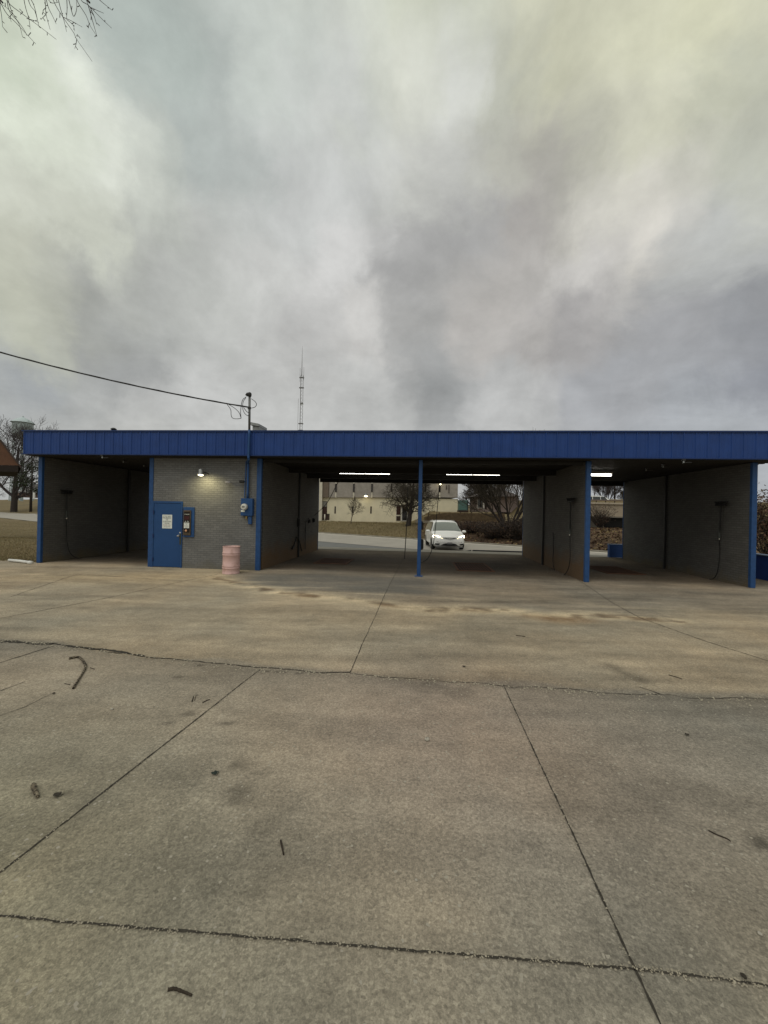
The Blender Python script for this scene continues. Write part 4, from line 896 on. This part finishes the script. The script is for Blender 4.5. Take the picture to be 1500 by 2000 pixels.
for a, b in zip(edges[:-1], edges[1:]): pxb(up_, a+.7, b-.7, 925, 971.6, OD-.25, 10)
up_.build('upper_wall', PANEL, ob)
for a in edges[2:-1]: pxb(MB(), a-1.4, a+1.4, 925, 971.8, OD-.30, .6).build('panel_joint', PALEC, ob)
for i, a in enumerate(edges[2:-1]):
    w = pxb(MB(), a-1.6, a+1.6, 944.5, 961, OD-.36, .3).build('window', BRONZE, ob); pxb(MB(), a-1.1, a+1.1, 945.5, 960, OD-.375, .01).build('pane', GLASSD, w)
for a in (654.5, 689, 724.5):
    w = pxb(MB(), a-1.3, a+1.3, 989, 1003, OD-.03, .2).build('window', BRONZE, ob); pxb(MB(), a-.9, a+.9, 989.7, 1000.5, OD-.045, .01).build('pane', GLASSD, w)
pxb(MB(), 620.5, 628.5, 925, 1017.5, OD-.6, 8).build('corner_pier', PALEC, ob); pxb(MB(), 628.7, 641, 925, 971.5, OD-.4, .1).build('side_panel', mat('tan_metal_panel', (.16, .125, .095), .7, var=.2, scale=3), ob)
pxb(MB(), 620, 895, 917, 924.8, OD-.5, 12).build('parapet', PALEC, ob)
d1 = pxb(MB(), 629, 638.5, 979, 1015.5, OD-.05, .2).build('door', BRONZE, ob); pxb(MB(), 629.7, 637.8, 980, 989.5, OD-.07, .015).build('transom', mat('grey_transom', (.22, .21, .19), .3), d1); pxb(MB(), 629.7, 637.8, 991, 1014.5, OD-.07, .015).build('leaf', mat('brown_door', (.05, .022, .018), .5), d1)
d2 = pxb(MB(), 773.5, 783.2, 985.5, 1017.5, OD-.05, .2).build('window', PALEC, ob); pxb(MB(), 774.3, 782.5, 986.2, 1005.5, OD-.07, .015).build('pane', mat('brown_glass', (.045, .022, .018), .2), d2); pxb(MB(), 774.3, 782.5, 1008, 1017, OD-.07, .015).build('lower_panel', BRONZE, d2)
d3 = pxb(MB(), 783.8, 796, 988.5, 1018, OD-.15, .25).build('door', mat('white_door_frame', (.62, .60, .55), .5), ob); pxb(MB(), 785.6, 794.2, 992.5, 1016.5, OD-.17, .015).build('pane', GLASSD, d3)
MB().box(0, 0, 0, 0, 0, 0) ; cn = pxb(MB(), 783.5, 803, 985.4, 988.3, OD-1.0, 1.2).build('canopy', BRONZE, ob)
p = atd(714.8, 967, OD-.9); t = MB(); t.lathe([(0, .28), (.10, .22), (.30, -.05), (.32, -.12)], p, 14); fl = autosmooth(t.build('floodlight', GALV, ob)); MB().lathe([(.29, -.10), (.2, -.22), (0, -.26)], p, 14).build('lens', LAMPG, fl)
MB().tube([p+Vector((0, .9, .25)), p+Vector((0, 0, .25))], .04, 6).build('arm', GALV, fl)
p = atd(860, 940.5, OD-.9); t = MB(); t.lathe([(0, .3), (.12, .2), (.16, -.15)], p, 12); fl = autosmooth(t.build('floodlight', GALV, ob)); MB().lathe([(.14, -.14), (.15, -.35), (0, -.5)], p, 12).build('lens', LAMPG, fl)
for a in (871, 876): pxb(MB(), a-.45, a+.45, 947, 963 if a > 873 else 956, OD-.40, .3).build('window_slit', BRONZE, ob)
t = thing('trash_cart', 'dark brown waste cart by the left door of the cream office', 'waste bin', gpos(641, OD-1.2))
ct = MB(); pxb(ct, 637.5, 642.5, 1005, 1016, OD-1.6, .8); ct.build('body', BRONZE, t); pxb(MB(), 637.2, 642.8, 1003.6, 1004.9, OD-1.65, .9).build('lid', BLACK, t)
p = gpos(634.6, OD-1.4); MB_ = MB().tube([p, p+Vector((0, 0, .95))], .09, 10); MB_.lathe([(.09, .95), (.07, 1.02), (0, 1.05)], p, 10); tag(MB_.build('bollard', PALEC, None, True, p), 'pale concrete bollard in front of the brown office door', 'bollard')

# utility cabinet
UD = 54.0
t = thing('utility_cabinet', 'teal green utility cabinet at the corner of the grey panelled building', 'cabinet', gpos(909, UD))
TEAL = mat('teal_enamel', (.085, .17, .155), .55, var=.15)
pxb(MB(), 896.5, 911.5, 978, 996.5, UD, 1.1).build('cabinet_body', TEAL, t); pxb(MB(), 911.5, 914.5, 978.5, 996.5, UD+.05, 1.0).build('side_door', mat('dark_teal_enamel', (.03, .055, .055), .5), t)
pxb(MB(), 896, 915, 977, 977.9, UD-.05, 1.25).build('lid', mat('pale_teal_enamel', (.15, .25, .23), .5), t); pxb(MB(), 896, 915, 996.6, 1001, UD-.05, 1.25).build('plinth', BRONZE, t)
for k in range(2): pxb(MB(), 898+k*6.8, 903.8+k*6.8, 980, 995, UD-.03, .025).build('door', TEAL, t)

# board fence on its concrete ledge
FD = 45.0
t = thing('board_fence', 'weathered brown board fence stepping along the top of the dark bank', 'fence', gpos(905, FD))
FB = mat('weathered_board', (.115, .080, .045), .9, var=.35, scale=3, bump=.2); pk = MB(); rnd = random.Random(9); x = 829.0
while x < 984:
    top = 1001.5-5.5*math.sin(min(1, max(0, (x-900)/60))*1.57)*.0 + (9.0*(1-min(1, (x-829)/42))**1.5) - (x-870)*-.012
    pxb(pk, x, x+2.25, top+rnd.uniform(-.35, .35), 1017+(x-829)*.012, FD+rnd.uniform(-.01, .02), .03); x += 2.42
pk.build('boards', FB, t)
rl = MB()
for y in (1006, 1013.5): pxb(rl, 835, 984, y, y+1.4, FD+.06, .06)
rl.build('rail', FB, t)
for x in range(836, 985, 21): pxb(MB(), x, x+1.6, 1000.5, 1019, FD+.07, .1).build('post', BRONZE, t)
lg = MB(); pxb(lg, 812, 986, 1018.2, 1023, FD-.55, .5); struct(lg.build('pavement_ledge', mat('ledge_concrete', (.26, .225, .17), .9, var=.2)))

# house beyond the fence
HD = 62.0
t = thing('house', 'low pinkish house with dark window and white porch post behind the fence', 'house', gpos(965, HD))
pxb(MB(), 936, 1012, 969, 1000, HD, 7).build('wall', mat('pinkish_siding', (.36, .28, .26), .8, var=.12), t)
w = pxb(MB(), 932, 943, 975, 993, HD-.4, .3).build('window', mat('white_trim', (.55, .52, .48), .6), t); pxb(MB(), 933.2, 941.8, 976.5, 991.5, HD-.42, .02).build('pane', GLASSD, w)
pxb(MB(), 943.6, 945.6, 974, 996, HD-1.5, .25).build('porch_post', mat('white_trim', (.55, .52, .48), .6), t)
pxb(MB(), 946.5, 950.5, 972, 994, HD-.05, .04).build('shutter', BRONZE, t)
a, b, c = [(926, 969.5), (1016, 969.5), (971, 951)], HD-1.8, 10
rf = MB(); P = [atd(x, y, HD-1.8) for x, y in a]; rf.extr(P, CF*10); rf.build('roof', mat('grey_shingle', (.16, .14, .135), .9, var=.25, scale=3), t)

# right embankment: wall, guard rail, culvert, pole
RD = 50.0
t = thing('retaining_wall', 'tan concrete retaining wall carrying the upper road, seen through the right bay', 'retaining wall', gpos(1185, RD))
TAN = mat('tan_concrete', (.36, .30, .23), .9, var=.16, scale=1)
pxb(MB(), 1105, 1330, 985.5, 1013, RD, 1.2).build('wall', TAN, t); pxb(MB(), 1105, 1330, 982, 985.3, RD-.2, 1.5).build('coping', mat('tan_coping', (.44, .38, .30), .9, var=.12), t)
pxb(MB(), 1182, 1300, 1012, 1031, RD-9, .3).build('culvert_mouth', mat('culvert_black', (.006, .006, .006), .95), t); cv = MB(); pxb(cv, 1178, 1300, 1009.5, 1012, RD-9.2, 3); pxb(cv, 1130, 1182, 1009.5, 1034, RD-8.8, 2); cv.build('culvert_headwall', mat('grey_headwall', (.20, .18, .15), .9, var=.2), t)
t = thing('guard_rail', 'weathered guard rail along the upper road above the tan wall', 'guard rail', gpos(1185, RD+1))
pxb(MB(), 1105, 1330, 976.8, 979.2, RD+.8, .08).build('rail', mat('weathered_rail', (.17, .13, .11), .7, .2, var=.25), t)
for x in range(1110, 1330, 18): pxb(MB(), x, x+1.2, 977.2, 984, RD+.9, .1).build('post', BRONZE, t)
p = gpos(1200, 60); tag(MB().tube([p, p+Vector((0, 0, 9))], [.13, .09], 8).build('utility_pole', BARK, None, True, p), 'thin dark utility pole beside the bare trees in the right bay view', 'pole')
t = thing('dark_strip', 'low black strip lying on the drive behind the right-hand open bay', 'curb', gpos(985, 21.6))  # plain black raised strip across the drive, tapered at its left end
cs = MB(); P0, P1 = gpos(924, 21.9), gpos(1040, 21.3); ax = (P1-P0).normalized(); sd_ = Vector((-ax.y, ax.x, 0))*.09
cs.extr([P0-sd_, P0-sd_*.6+Vector((0, 0, .09)), P0+sd_*.6+Vector((0, 0, .09)), P0+sd_], P1-P0); cs.build('strip_body', BLACK, t)
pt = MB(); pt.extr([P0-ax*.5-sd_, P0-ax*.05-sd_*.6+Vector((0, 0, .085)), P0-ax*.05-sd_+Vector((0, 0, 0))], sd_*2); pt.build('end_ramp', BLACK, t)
# leaf litter on the right slope and below the fence
rnd = random.Random(77); lf = MB(); k = 0
while k < 9000:
    dep = rnd.uniform(24, 46); px = rnd.uniform(1120, 1260) if k % 2 else rnd.uniform(815, 1060); p = gpos(px, dep)
    if nn_(p.x, p.y) < RN1+.4: continue
    k += 1; s = rnd.uniform(.05, .13); a = rnd.random()*6.28; e = Vector((math.cos(a), math.sin(a), rnd.uniform(-.3, .6)))*s; f = Vector((-math.sin(a), math.cos(a), rnd.uniform(-.2, .6)))*s*.7; q = p+Vector((0, 0, .06))
    lf.add([q-e, q+f, q+e, q-f], [(0, 1, 2, 3)], rnd.choice((0, 0, 1, 1, 2, 3)))
stuff(lf.build('fallen_leaves', [LB1, LB2, LB3, mat('ochre_leaf', (.24, .17, .07), .85)]), 'brown fallen leaves covering the banks behind the car wash', 'leaves')
# grass: blades on the left lawn and on the bank
GB = [mat('straw_blade', (.30, .24, .125), .9, var=.2), mat('olive_blade', (.17, .155, .07), .9, var=.2), mat('brown_blade', (.19, .14, .075), .9, var=.2)]
rnd = random.Random(78); gr = MB()
for k in range(52000):
    if k < 36000: dep = 11.6+42*rnd.random()**2; px = rnd.uniform(-60, 78)
    else: dep = rnd.uniform(30, 57); px = rnd.uniform(612, 850)
    u = (px-750)/F*dep; p = c2w(u, dep); n = nn_(p.x, p.y)
    if (RN0-.3 < n < RN1+.25) or (15.3 < n < RN0 and .804*u-.594*dep < -25) or (p.x > XL-.05 and p.y < 8) or p.y < .14 or (n < RN0 and p.x > -9.5): continue
    z = H1(p.x, p.y); h = rnd.uniform(.03, .085)*(1 if k < 36000 else 2.2); a = rnd.random()*6.28; w = .006 if k < 36000 else .02; lx, ly = rnd.gauss(0, .6)*h, rnd.gauss(0, .6)*h
    gr.add([(p.x-w*math.cos(a), p.y-w*math.sin(a), z-.005), (p.x+w*math.cos(a), p.y+w*math.sin(a), z-.005), (p.x+lx, p.y+ly, z+h)], [(0, 1, 2)], rnd.choice((0, 0, 1, 2)))
stuff(gr.build('grass', GB), 'dormant straw and olive lawn grass left of and behind the car wash', 'grass')

# ================================================================== cars
def minivan(label, loc):
    t = thing('minivan', label, 'minivan', (0, 0, 0))
    PAINT = mat('white_car_paint', (.84, .84, .82), .22, var=.04, scale=3, spec=.6)
    ST = [(0, .40, .70, .64, .50), (.05, .30, .80, .80, .60), (.18, .24, .90, .92, .72), (.45, .22, .96, .98, .78), (.85, .21, .99, 1.05, .82), (1.2, .21, 1.0, 1.12, .82), (1.62, .21, 1.0, 1.45, .80), (2.0, .21, 1.0, 1.68, .74), (2.5, .21, 1.0, 1.76, .73), (3.4, .21, 1.0, 1.77, .73), (4.3, .22, 1.0, 1.74, .72), (4.85, .26, .97, 1.66, .68), (5.05, .34, .93, 1.45, .66), (5.1, .45, .88, .95, .64)]
    secs = []
    for y, zb, hw, zt, rw in ST:
        belt = min(1.06, zt-.05) if y > 1.1 else zt-.07; sh = .62*(belt-zb)+zb
        half = [(0, zb), (hw*.86, zb), (hw, zb+.14), (hw*1.0, sh), (hw*.965, belt), (rw+ (hw*.93-rw)*(0 if zt > 1.3 else .75), zt-.05), (rw*.72, zt), (0, zt+.012)]
        secs.append([Vector((x, y, z)) for x, z in half]+[Vector((-x, y, z)) for x, z in half[-2:0:-1]])
    b = MB(); n = len(secs[0])
    for s in secs: b.add(s, [])
    b.f = [(i*n+k, i*n+(k+1) % n, (i+1)*n+(k+1) % n, (i+1)*n+k) for i in range(len(secs)-1) for k in range(n)]+[tuple(range(n))[::-1], tuple(range((len(secs)-1)*n, len(secs)*n))]; b.m = [0]*len(b.f)
    body = b.build('body', PAINT, t); autosmooth(body, 28)
    GL = mat('car_glass', (.17, .19, .18), .06, spec=.9, var=.05)
    def patch(P, nrm, off=.012): return [Vector(p)+Vector(nrm)*off for p in P]
    nw = Vector((0, -.62, .78)); ws_ = MB(); r0, r1 = secs[5], secs[7]
    L0 = [Vector((x, 1.24, 1.15-.05*abs(x)**2)) for x in np.linspace(-.88, .88, 9)]; L1 = [Vector((x, 1.97, 1.665-.03*abs(x/.66)**2)) for x in np.linspace(-.67, .67, 9)]
    M0 = [(p+q)/2+Vector((0, -.03, .05)) for p, q in zip(L0, L1)]
    V = patch(L0, nw, .02)+patch(M0, nw, .02)+patch(L1, nw, .02); ws_.add(V, [(r*9+i, r*9+i+1, (r+1)*9+i+1, (r+1)*9+i) for r in (0, 1) for i in range(8)]); ws_.build('windshield', GL, t, True)
    SG = mat('tinted_side_glass', (.02, .022, .022), .08, spec=.8)
    for s in (-1, 1):
        for (y0, y1, yt0, yt1) in ((1.62, 2.55, 2.05, 2.55), (2.62, 3.55, 2.62, 3.55), (3.62, 4.75, 3.62, 4.55)):
            w = MB(); w.add([(s*.985, y0, 1.09), (s*.985, y1, 1.09), (s*.775, yt1, 1.66), (s*.775, yt0, 1.66)], [(0, 1, 2, 3) if s > 0 else (3, 2, 1, 0)]); w.build('window', SG, t)
        m = MB(); m.box(s*1.0-.02+(s*.13 if s > 0 else s*.13), s*1.0+.02+s*.13, 1.5, 1.62, 1.04, 1.07); mm = MB(); mm.lathe([(0, -.13), (.05, -.12), (.085, -.05), (.085, .06), (.05, .12), (0, .13)], (s*1.15, 1.52, 1.10), 10, axis='x'); mi = mm.build('mirror', PAINT, t, True); m.build('mirror_arm', BLACK, mi)
        # lamps follow the corner of the nose
        h = MB(); h.add([(s*.42, .105, .74), (s*.62, .115, .72), (s*.86, .27, .74), (s*.955, .55, .82), (s*.91, .42, .92), (s*.71, .22, .89), (s*.50, .15, .81)], [(0, 1, 2, 3, 4, 5, 6) if s < 0 else (6, 5, 4, 3, 2, 1, 0)])
        h.v = [(x*1.03, y-.075, z) for x, y, z in h.v]; h.build('headlight', HEADL, t)
        f = MB(); f.add([(s*.58, .02, .42), (s*.86, .12, .44), (s*.86, .12, .34), (s*.66, .03, .33)], [(0, 1, 2, 3) if s < 0 else (3, 2, 1, 0)]); f.v = [(x, y-.045, z) for x, y, z in f.v]; f.build('fog_lamp_pocket', BLACK, t)
        for y in (1.0, 4.05):
            wb = MB(); wb.lathe([(.20, -.12), (.31, -.115), (.335, -.08), (.335, .08), (.31, .115), (.20, .12)], (s*.89, y, .335), 24, axis='x'); ty = autosmooth(wb.build('wheel', BLACK, t)); rm = MB(); rm.lathe([(.21, .10*s), (.20, .12*s), (.06, .10*s), (0, .125*s)], (s*.89, y, .335), 18, axis='x'); rm.build('rim', mat('alloy_rim', (.4, .4, .4), .3, .8), ty)
            a = MB(); P = [(s*1.003, y+.40*math.cos(q), .335+.40*math.sin(q)) for q in np.linspace(-.25, PI+.25, 15)]; a.add(P, [tuple(range(15)) if s > 0 else tuple(range(15))[::-1]]); a.build('wheel_arch', BLACK, t)
    g = MB(); X = np.linspace(-.50, .50, 11); V = [(x, .02+.10*abs(x)-.06, .765-.07*(1-(x/.5)**2)+.02) for x in X]+[(x, .02+.10*abs(x)-.055, .785+.015*abs(x)) for x in X]; g.add(V, [(i, i+1, 12+i, 11+i) for i in range(10)]); gr_ = g.build('grille', BLACK, t)
    e = MB(); e.tube([(-.17, -.055, .755), (0, -.06, .748), (.17, -.055, .755)], .012, 6); e.lathe([(.03, 0), (.03, .012), (0, .016)], (0, -.055, .75), 12, axis='y'); e.build('emblem', CHROME, gr_)
    lo_ = MB(); V = [(x, .02-.03, .46-.09*(x/.52)**2) for x in np.linspace(-.52, .52, 9)]+[(x, -.01, .29+.03*(x/.52)**2) for x in np.linspace(-.52, .52, 9)]; lo_.add(V, [(9+i, 10+i, 1+i, i) for i in range(8)]); lo_.v = [(x, y-.015+.06*(abs(x)/.52)**3, z) for x, y, z in lo_.v]; lo_.build('lower_grille', BLACK, t)
    MB().box(-.155, .155, -.05, -.03, .40, .50, b=.003).build('licence_plate', mat('plate_grey', (.20, .20, .21), .5, var=.2), t)
    MB().box(-.8, .8, .03, .10, .20, .245).build('bumper_lip', mat('grey_plastic', (.18, .18, .18), .6), t)
    for s in (-1, 1): MB().tube([(s*.66, 2.2, 1.765), (s*.67, 3.3, 1.79), (s*.66, 4.5, 1.75)], .018, 6).build('roof_rail', CHROME, t)
    t.location = loc; return t
p = gpos(879.5, 23.7); van = minivan('white minivan with glowing headlights turning in from the road', p); van.rotation_euler = (0, 0, -YAW)
p = gpos(-1, 128); dup(van, p, -YAW+2.2, 'white van parked beyond the road on the far left, beside the old tree')
q = gpos(1207, 53); q.z = atd(1207, 977, 53).z-1.25; dup(van, q, -YAW+1.45, 'white vehicle on the upper road, only its roof above the guard rail')

# ================================================================== far left and skyline
# wooden gabled shelter
cx = 22.0; t = thing('wooden_shelter', 'brown wooden gabled shelter cut by the left edge of the photo', 'shelter', gpos(-80, cx))
ax_ = ray(10, 950); ax_.z = 0; ax_.normalize(); WOOD = mat('stained_board', (.125, .060, .034), .8, var=.25, scale=2.5, bump=.2)
apex = atd(-48, 800, cx); er = atd(36, 909, cx); half = (er-apex); half.z = 0; el = apex-half; el.z = er.z
gm = MB(); gm.extr([el, er, apex], ax_*.12); gm.build('gable_board', WOOD, t)
rm_ = MB()
for e in (el, er): a_ = Vector(apex); nrm = Vector((0, 0, .14)); d_ = (Vector(e)-a_); rm_.extr([a_-ax_*.15+nrm*0, Vector(e)+d_*.06-ax_*.15, Vector(e)+d_*.06+nrm-ax_*.15, a_+nrm-ax_*.15], ax_*5.5)
rm_.build('roof', mat('brown_shingle', (.06, .042, .036), .9, var=.3, scale=4), t)
MB().extr([el-Vector((0, 0, .01)), er-Vector((0, 0, .01)), er-Vector((0, 0, .36)), el-Vector((0, 0, .36))], ax_*5.2).build('beam', mat('dark_wood', (.02, .014, .011), .9, var=.3), t)
for e, o in ((el, .25), (er, -1.9), (el.lerp(er, .3), 0)):
    for k in (.4, 4.6):
        q = Vector(e)+half.normalized()*o+ax_*k; zg = H1(q.x, q.y); MB().box(q.x-.1, q.x+.1, q.y-.1, q.y+.1, zg, er.z-.37).build('post', WOOD, t)
# grey shed roof behind the left corner
SD = 135.0; t = thing('shed', 'low shed with plain grey roof behind the evergreen on the far left', 'shed', gpos(55, SD))
pxb(MB(), 34, 130, 962, 972, SD, 8).build('wall', mat('brown_brick_far', (.17, .12, .10), .9, var=.2), t)
P = [atd(x, y, SD-1) for x, y in ((31, 962), (133, 962), (118, 944), (46, 944))]; rf = MB(); rf.add([*P, *(p_+CF*10 for p_ in P)], [(0, 1, 2, 3), (4, 7, 6, 5), (3, 2, 6, 7), (0, 4, 5, 1)]); rf.v[2] = tuple(P[2]+CF*4); rf.v[3] = tuple(P[3]+CF*4); rf.v[6] = tuple(P[2]+CF*5); rf.v[7] = tuple(P[3]+CF*5); rf.build('roof', mat('plain_grey_roof', (.20, .195, .19), .8, var=.1), t)
pxb(MB(), 32, 132, 941.5, 943.8, SD+3, 1).build('ridge', mat('pale_ridge', (.5, .5, .48), .7), t)
t = tag(pxb(MB(), 63.5, 66.5, 962, 974, 108, .3).build('marker_post', WHITE, None, False, gpos(65, 108)), 'short white marker post on the far verge beside the left corner', 'post')
# water tower
WD = 190.0; t = thing('water_tower', 'pale blue water tower with conical roof rising behind the old tree', 'water tower', gpos(44, WD))
c0 = atd(44.5, 838, WD); r_ = 18.0/F*WD; zt_ = atd(44.5, 826, WD).z-c0.z
WT_ = mat('pale_blue_tank', (.36, .42, .43), .6, var=.12, scale=.4)
autosmooth(MB().lathe([(0, -5.2), (r_*.55, -4.6), (r_*.88, -2.6), (r_*.90, zt_), (r_*.9, zt_)], c0, 28).build('tank', WT_, t))
autosmooth(MB().lathe([(r_*1.03, zt_-.1), (r_*1.02, zt_+.05), (r_*.66, zt_+1.4), (r_*.3, zt_+2.3), (.35, zt_+2.7), (.3, zt_+3.2), (0, zt_+3.3)], c0, 28).build('roof', mat('pale_blue_roof', (.48, .56, .58), .6, var=.08, scale=.3), t))
g0 = gpos(44, WD).z
for k in range(6):
    a = k*PI/3+.2; q = Vector((c0.x+math.cos(a)*r_*.8, c0.y+math.sin(a)*r_*.8, 0)); q2 = Vector((c0.x+math.cos(a)*r_*1.05, c0.y+math.sin(a)*r_*1.05, g0)); q.z = c0.z-2.6; MB().tube([q, q2], .22, 6).build('leg', WT_, t)
MB().tube([(c0.x, c0.y, c0.z-5), (c0.x, c0.y, g0)], .6, 10).build('riser_pipe', WT_, t)
rg = MB(); rg.tube([(c0.x+r_*1.1*math.cos(a), c0.y+r_*1.1*math.sin(a), c0.z+.1) for a in np.linspace(0, 2*PI, 25)], .10, 4); rg.tube([(c0.x+r_*1.1*math.cos(a), c0.y+r_*1.1*math.sin(a), c0.z+1.0) for a in np.linspace(0, 2*PI, 25)], .05, 4); rg.build('walkway', WT_, t)
# radio mast
MD = 130.0; b0 = gpos(584, MD); t = thing('radio_mast', 'tall thin lattice radio mast rising behind the blue roof', 'mast', b0)
hh = atd(589, 676, MD).z; zl = atd(587, 728, MD).z; zm = atd(586, 790, MD).z; la = MB(); ML = mat('mast_steel', (.22, .22, .225), .6, .3, var=.2)
def tri(z): w = .52; return [Vector((b0.x+w*math.cos(a), b0.y+w*math.sin(a), z)) for a in (.4, 2.5, 4.6)]
z0 = b0.z; lv_ = list(np.arange(z0, zl, 1.15))
for a, b in zip(lv_[:-1], lv_[1:]):
    A_, B_ = tri(a), tri(b)
    for i in range(3): la.tube([A_[i], B_[i]], .055, 4, cap=False); la.tube([A_[i], B_[(i+1) % 3]], .028, 3, cap=False)
la.build('lattice', ML, t)
MB().tube([(b0.x, b0.y, zl-1), (b0.x, b0.y, (zl+hh)/2), (b0.x, b0.y, hh)], [.11, .07, .03], 6).build('antenna', ML, t, True)
for dx, z1, z2 in ((-.6, zl-3, zl+1.6), (.65, zl-2.5, zl+1.8), (-1.0, zm-11, zm+2)): MB().tube([(b0.x+dx, b0.y, z1), (b0.x+dx, b0.y, z2)], .045, 5).build('whip_antenna', ML, t)
for z in (zl-1.6, zm+5.5, zm-6.3, zm-8.5): q = MB(); q.box(b0.x-.75, b0.x+.75, b0.y-.3, b0.y+.3, z-.12, z+.14); q.build('crossarm', ML, t)
dh = MB(); dh.lathe([(.1, .0), (.45, .12), (.5, .2)], (b0.x+.45, b0.y-.5, zm), 14, axis='y'); dh.build('dish', GALV, t)

# ================================================================== litter on the lot
def stick(label, pts, r, name='fallen_twig', m=None, side=()):
    P = curve([gp(x, y, r*.9) for x, y in pts], 5); n = len(P); mb = MB(); rnd = random.Random(len(label))
    mb.tube(P, [r*(.8+.35*rnd.random())*(1-.25*k/n) for k in range(n)], 7)
    for sd in side: Q = [gp(x, y, r*(.9+.7*i)) for i, (x, y) in enumerate(sd)]; mb.tube(Q, r*.5, 5)
    return tag(mb.build(name, m or mat('dead_twig', (.045, .034, .024), .9, var=.5, scale=25, bump=.6, bscale=90), None, True, gp(*pts[0])), label, 'twig')
LICH = mat('lichen_bark', (.22, .185, .13), .9, var=.6, scale=34, bump=.9, bscale=80, dirt=(.03, .022, .016)); LICH.node_tree.nodes['Color Ramp'].color_ramp.elements[0].position = .46; LICH.node_tree.nodes['Color Ramp'].color_ramp.elements[1].position = .62
stick('long hooked stick with flaking bark lying below the broken slab edge', [(135, 1286), (153, 1283), (163, 1292), (167, 1303), (158, 1320), (149, 1334), (143, 1344)], .0145, 'fallen_stick', LICH)
stick('short thick piece of bark-covered stick at the far left of the slab', [(65, 1532), (68, 1543), (74, 1556)], .015, 'fallen_stick', LICH)
stick('slim straight twig lying on the middle slab', [(548, 1641), (551, 1654), (554, 1669)], .006)
stick('dark slightly bent twig near the bottom of the photo', [(328, 1933), (340, 1931), (358, 1937), (375, 1944)], .0058)
stick('tiny forked twig left of the saw cut', [(375, 1371), (378, 1360)], .0045, side=[[(380, 1368), (383, 1358), (387, 1357)]])
stick('tiny broken twig touching the left saw cut', [(396, 1372), (404, 1368), (410, 1366)], .005)
stick('small twig by the lower end of the hooked stick', [(126, 1335), (137, 1337)], .004)
stick('small twig just right of the hooked stick', [(176, 1304), (185, 1307)], .004)
stick('thin curved twig on the right slab near the photo edge', [(1384, 1622), (1400, 1630), (1420, 1638), (1427, 1643)], .004)
stick('thin twig lying in front of the right bay, mid lot', [(1306, 1318), (1320, 1322), (1332, 1326)], .005)
stick('thin twig on the tan concrete right of the silt line', [(1008, 1241), (1026, 1243)], .006)
def leaf_(px, py, s, label, m):
    p = gp(px, py); rnd = random.Random(px); a = rnd.random()*6; mb = MB(); R1, R2 = [], []
    for k in range(9):
        t_ = k/8; w = math.sin(PI*t_)**.8*.36*s; z = .006+.16*s*(t_-.5)**2+.01*rnd.random(); x = (t_-.5)*s
        for q, S_ in ((w, R1), (-w, R2)): S_.append((p.x+x*math.cos(a)-q*math.sin(a), p.y+x*math.sin(a)+q*math.cos(a), z+.12*w))
    mb.add(R1+R2, [(i, i+1, 10+i, 9+i) for i in range(8)]); tag(mb.build('dead_leaf', m, None, True, p), label, 'leaf', 'dead leaves on the lot')
DL = mat('dark_dead_leaf', (.035, .028, .02), .8, var=.4, scale=60); DG = mat('dark_green_leaf', (.02, .032, .024), .6, var=.4, scale=60)
leaf_(420, 1512, .055, 'dark green dead leaf on the slab right of the saw cut', DG); leaf_(112, 1555, .06, 'brown dead leaf right of the thick piece of stick', DL)
leaf_(1342, 1437, .042, 'dark dead leaf on the right part of the lot', DL); leaf_(906, 1303, .05, 'dark curled leaf on the tan concrete before the middle bays', DL)
leaf_(1452, 1911, .03, 'little dark leaf at the bottom right corner', DL); leaf_(105, 1356, .035, 'dark leaf on the hairline crack at the left', DL)
def pebble(px, py, s, label):
    p = gp(px, py); rnd = random.Random(py); mb = MB(); mb.lathe([(0, 0), (s*.8, .1*s), (s, .5*s), (s*.6, .95*s), (0, 1.05*s)], p, 9); mb.v = [(x+rnd.gauss(0, .12*s), y+rnd.gauss(0, .12*s), z) for x, y, z in mb.v]
    tag(mb.build('pebble', mat('pale_pebble', (.42, .39, .33), .9, var=.2, scale=40), None, True, p), label, 'pebble', 'pale pebbles on the lot')
pebble(813, 1720, .008, 'pale pebble alone on the middle slab'); pebble(834, 1446, .022, 'pale lump of mortar in the middle of the lot'); pebble(1484, 1825, .010, 'pale pebble near the lower right edge'); pebble(219, 1386, .014, 'white pebble left of the oil spots')
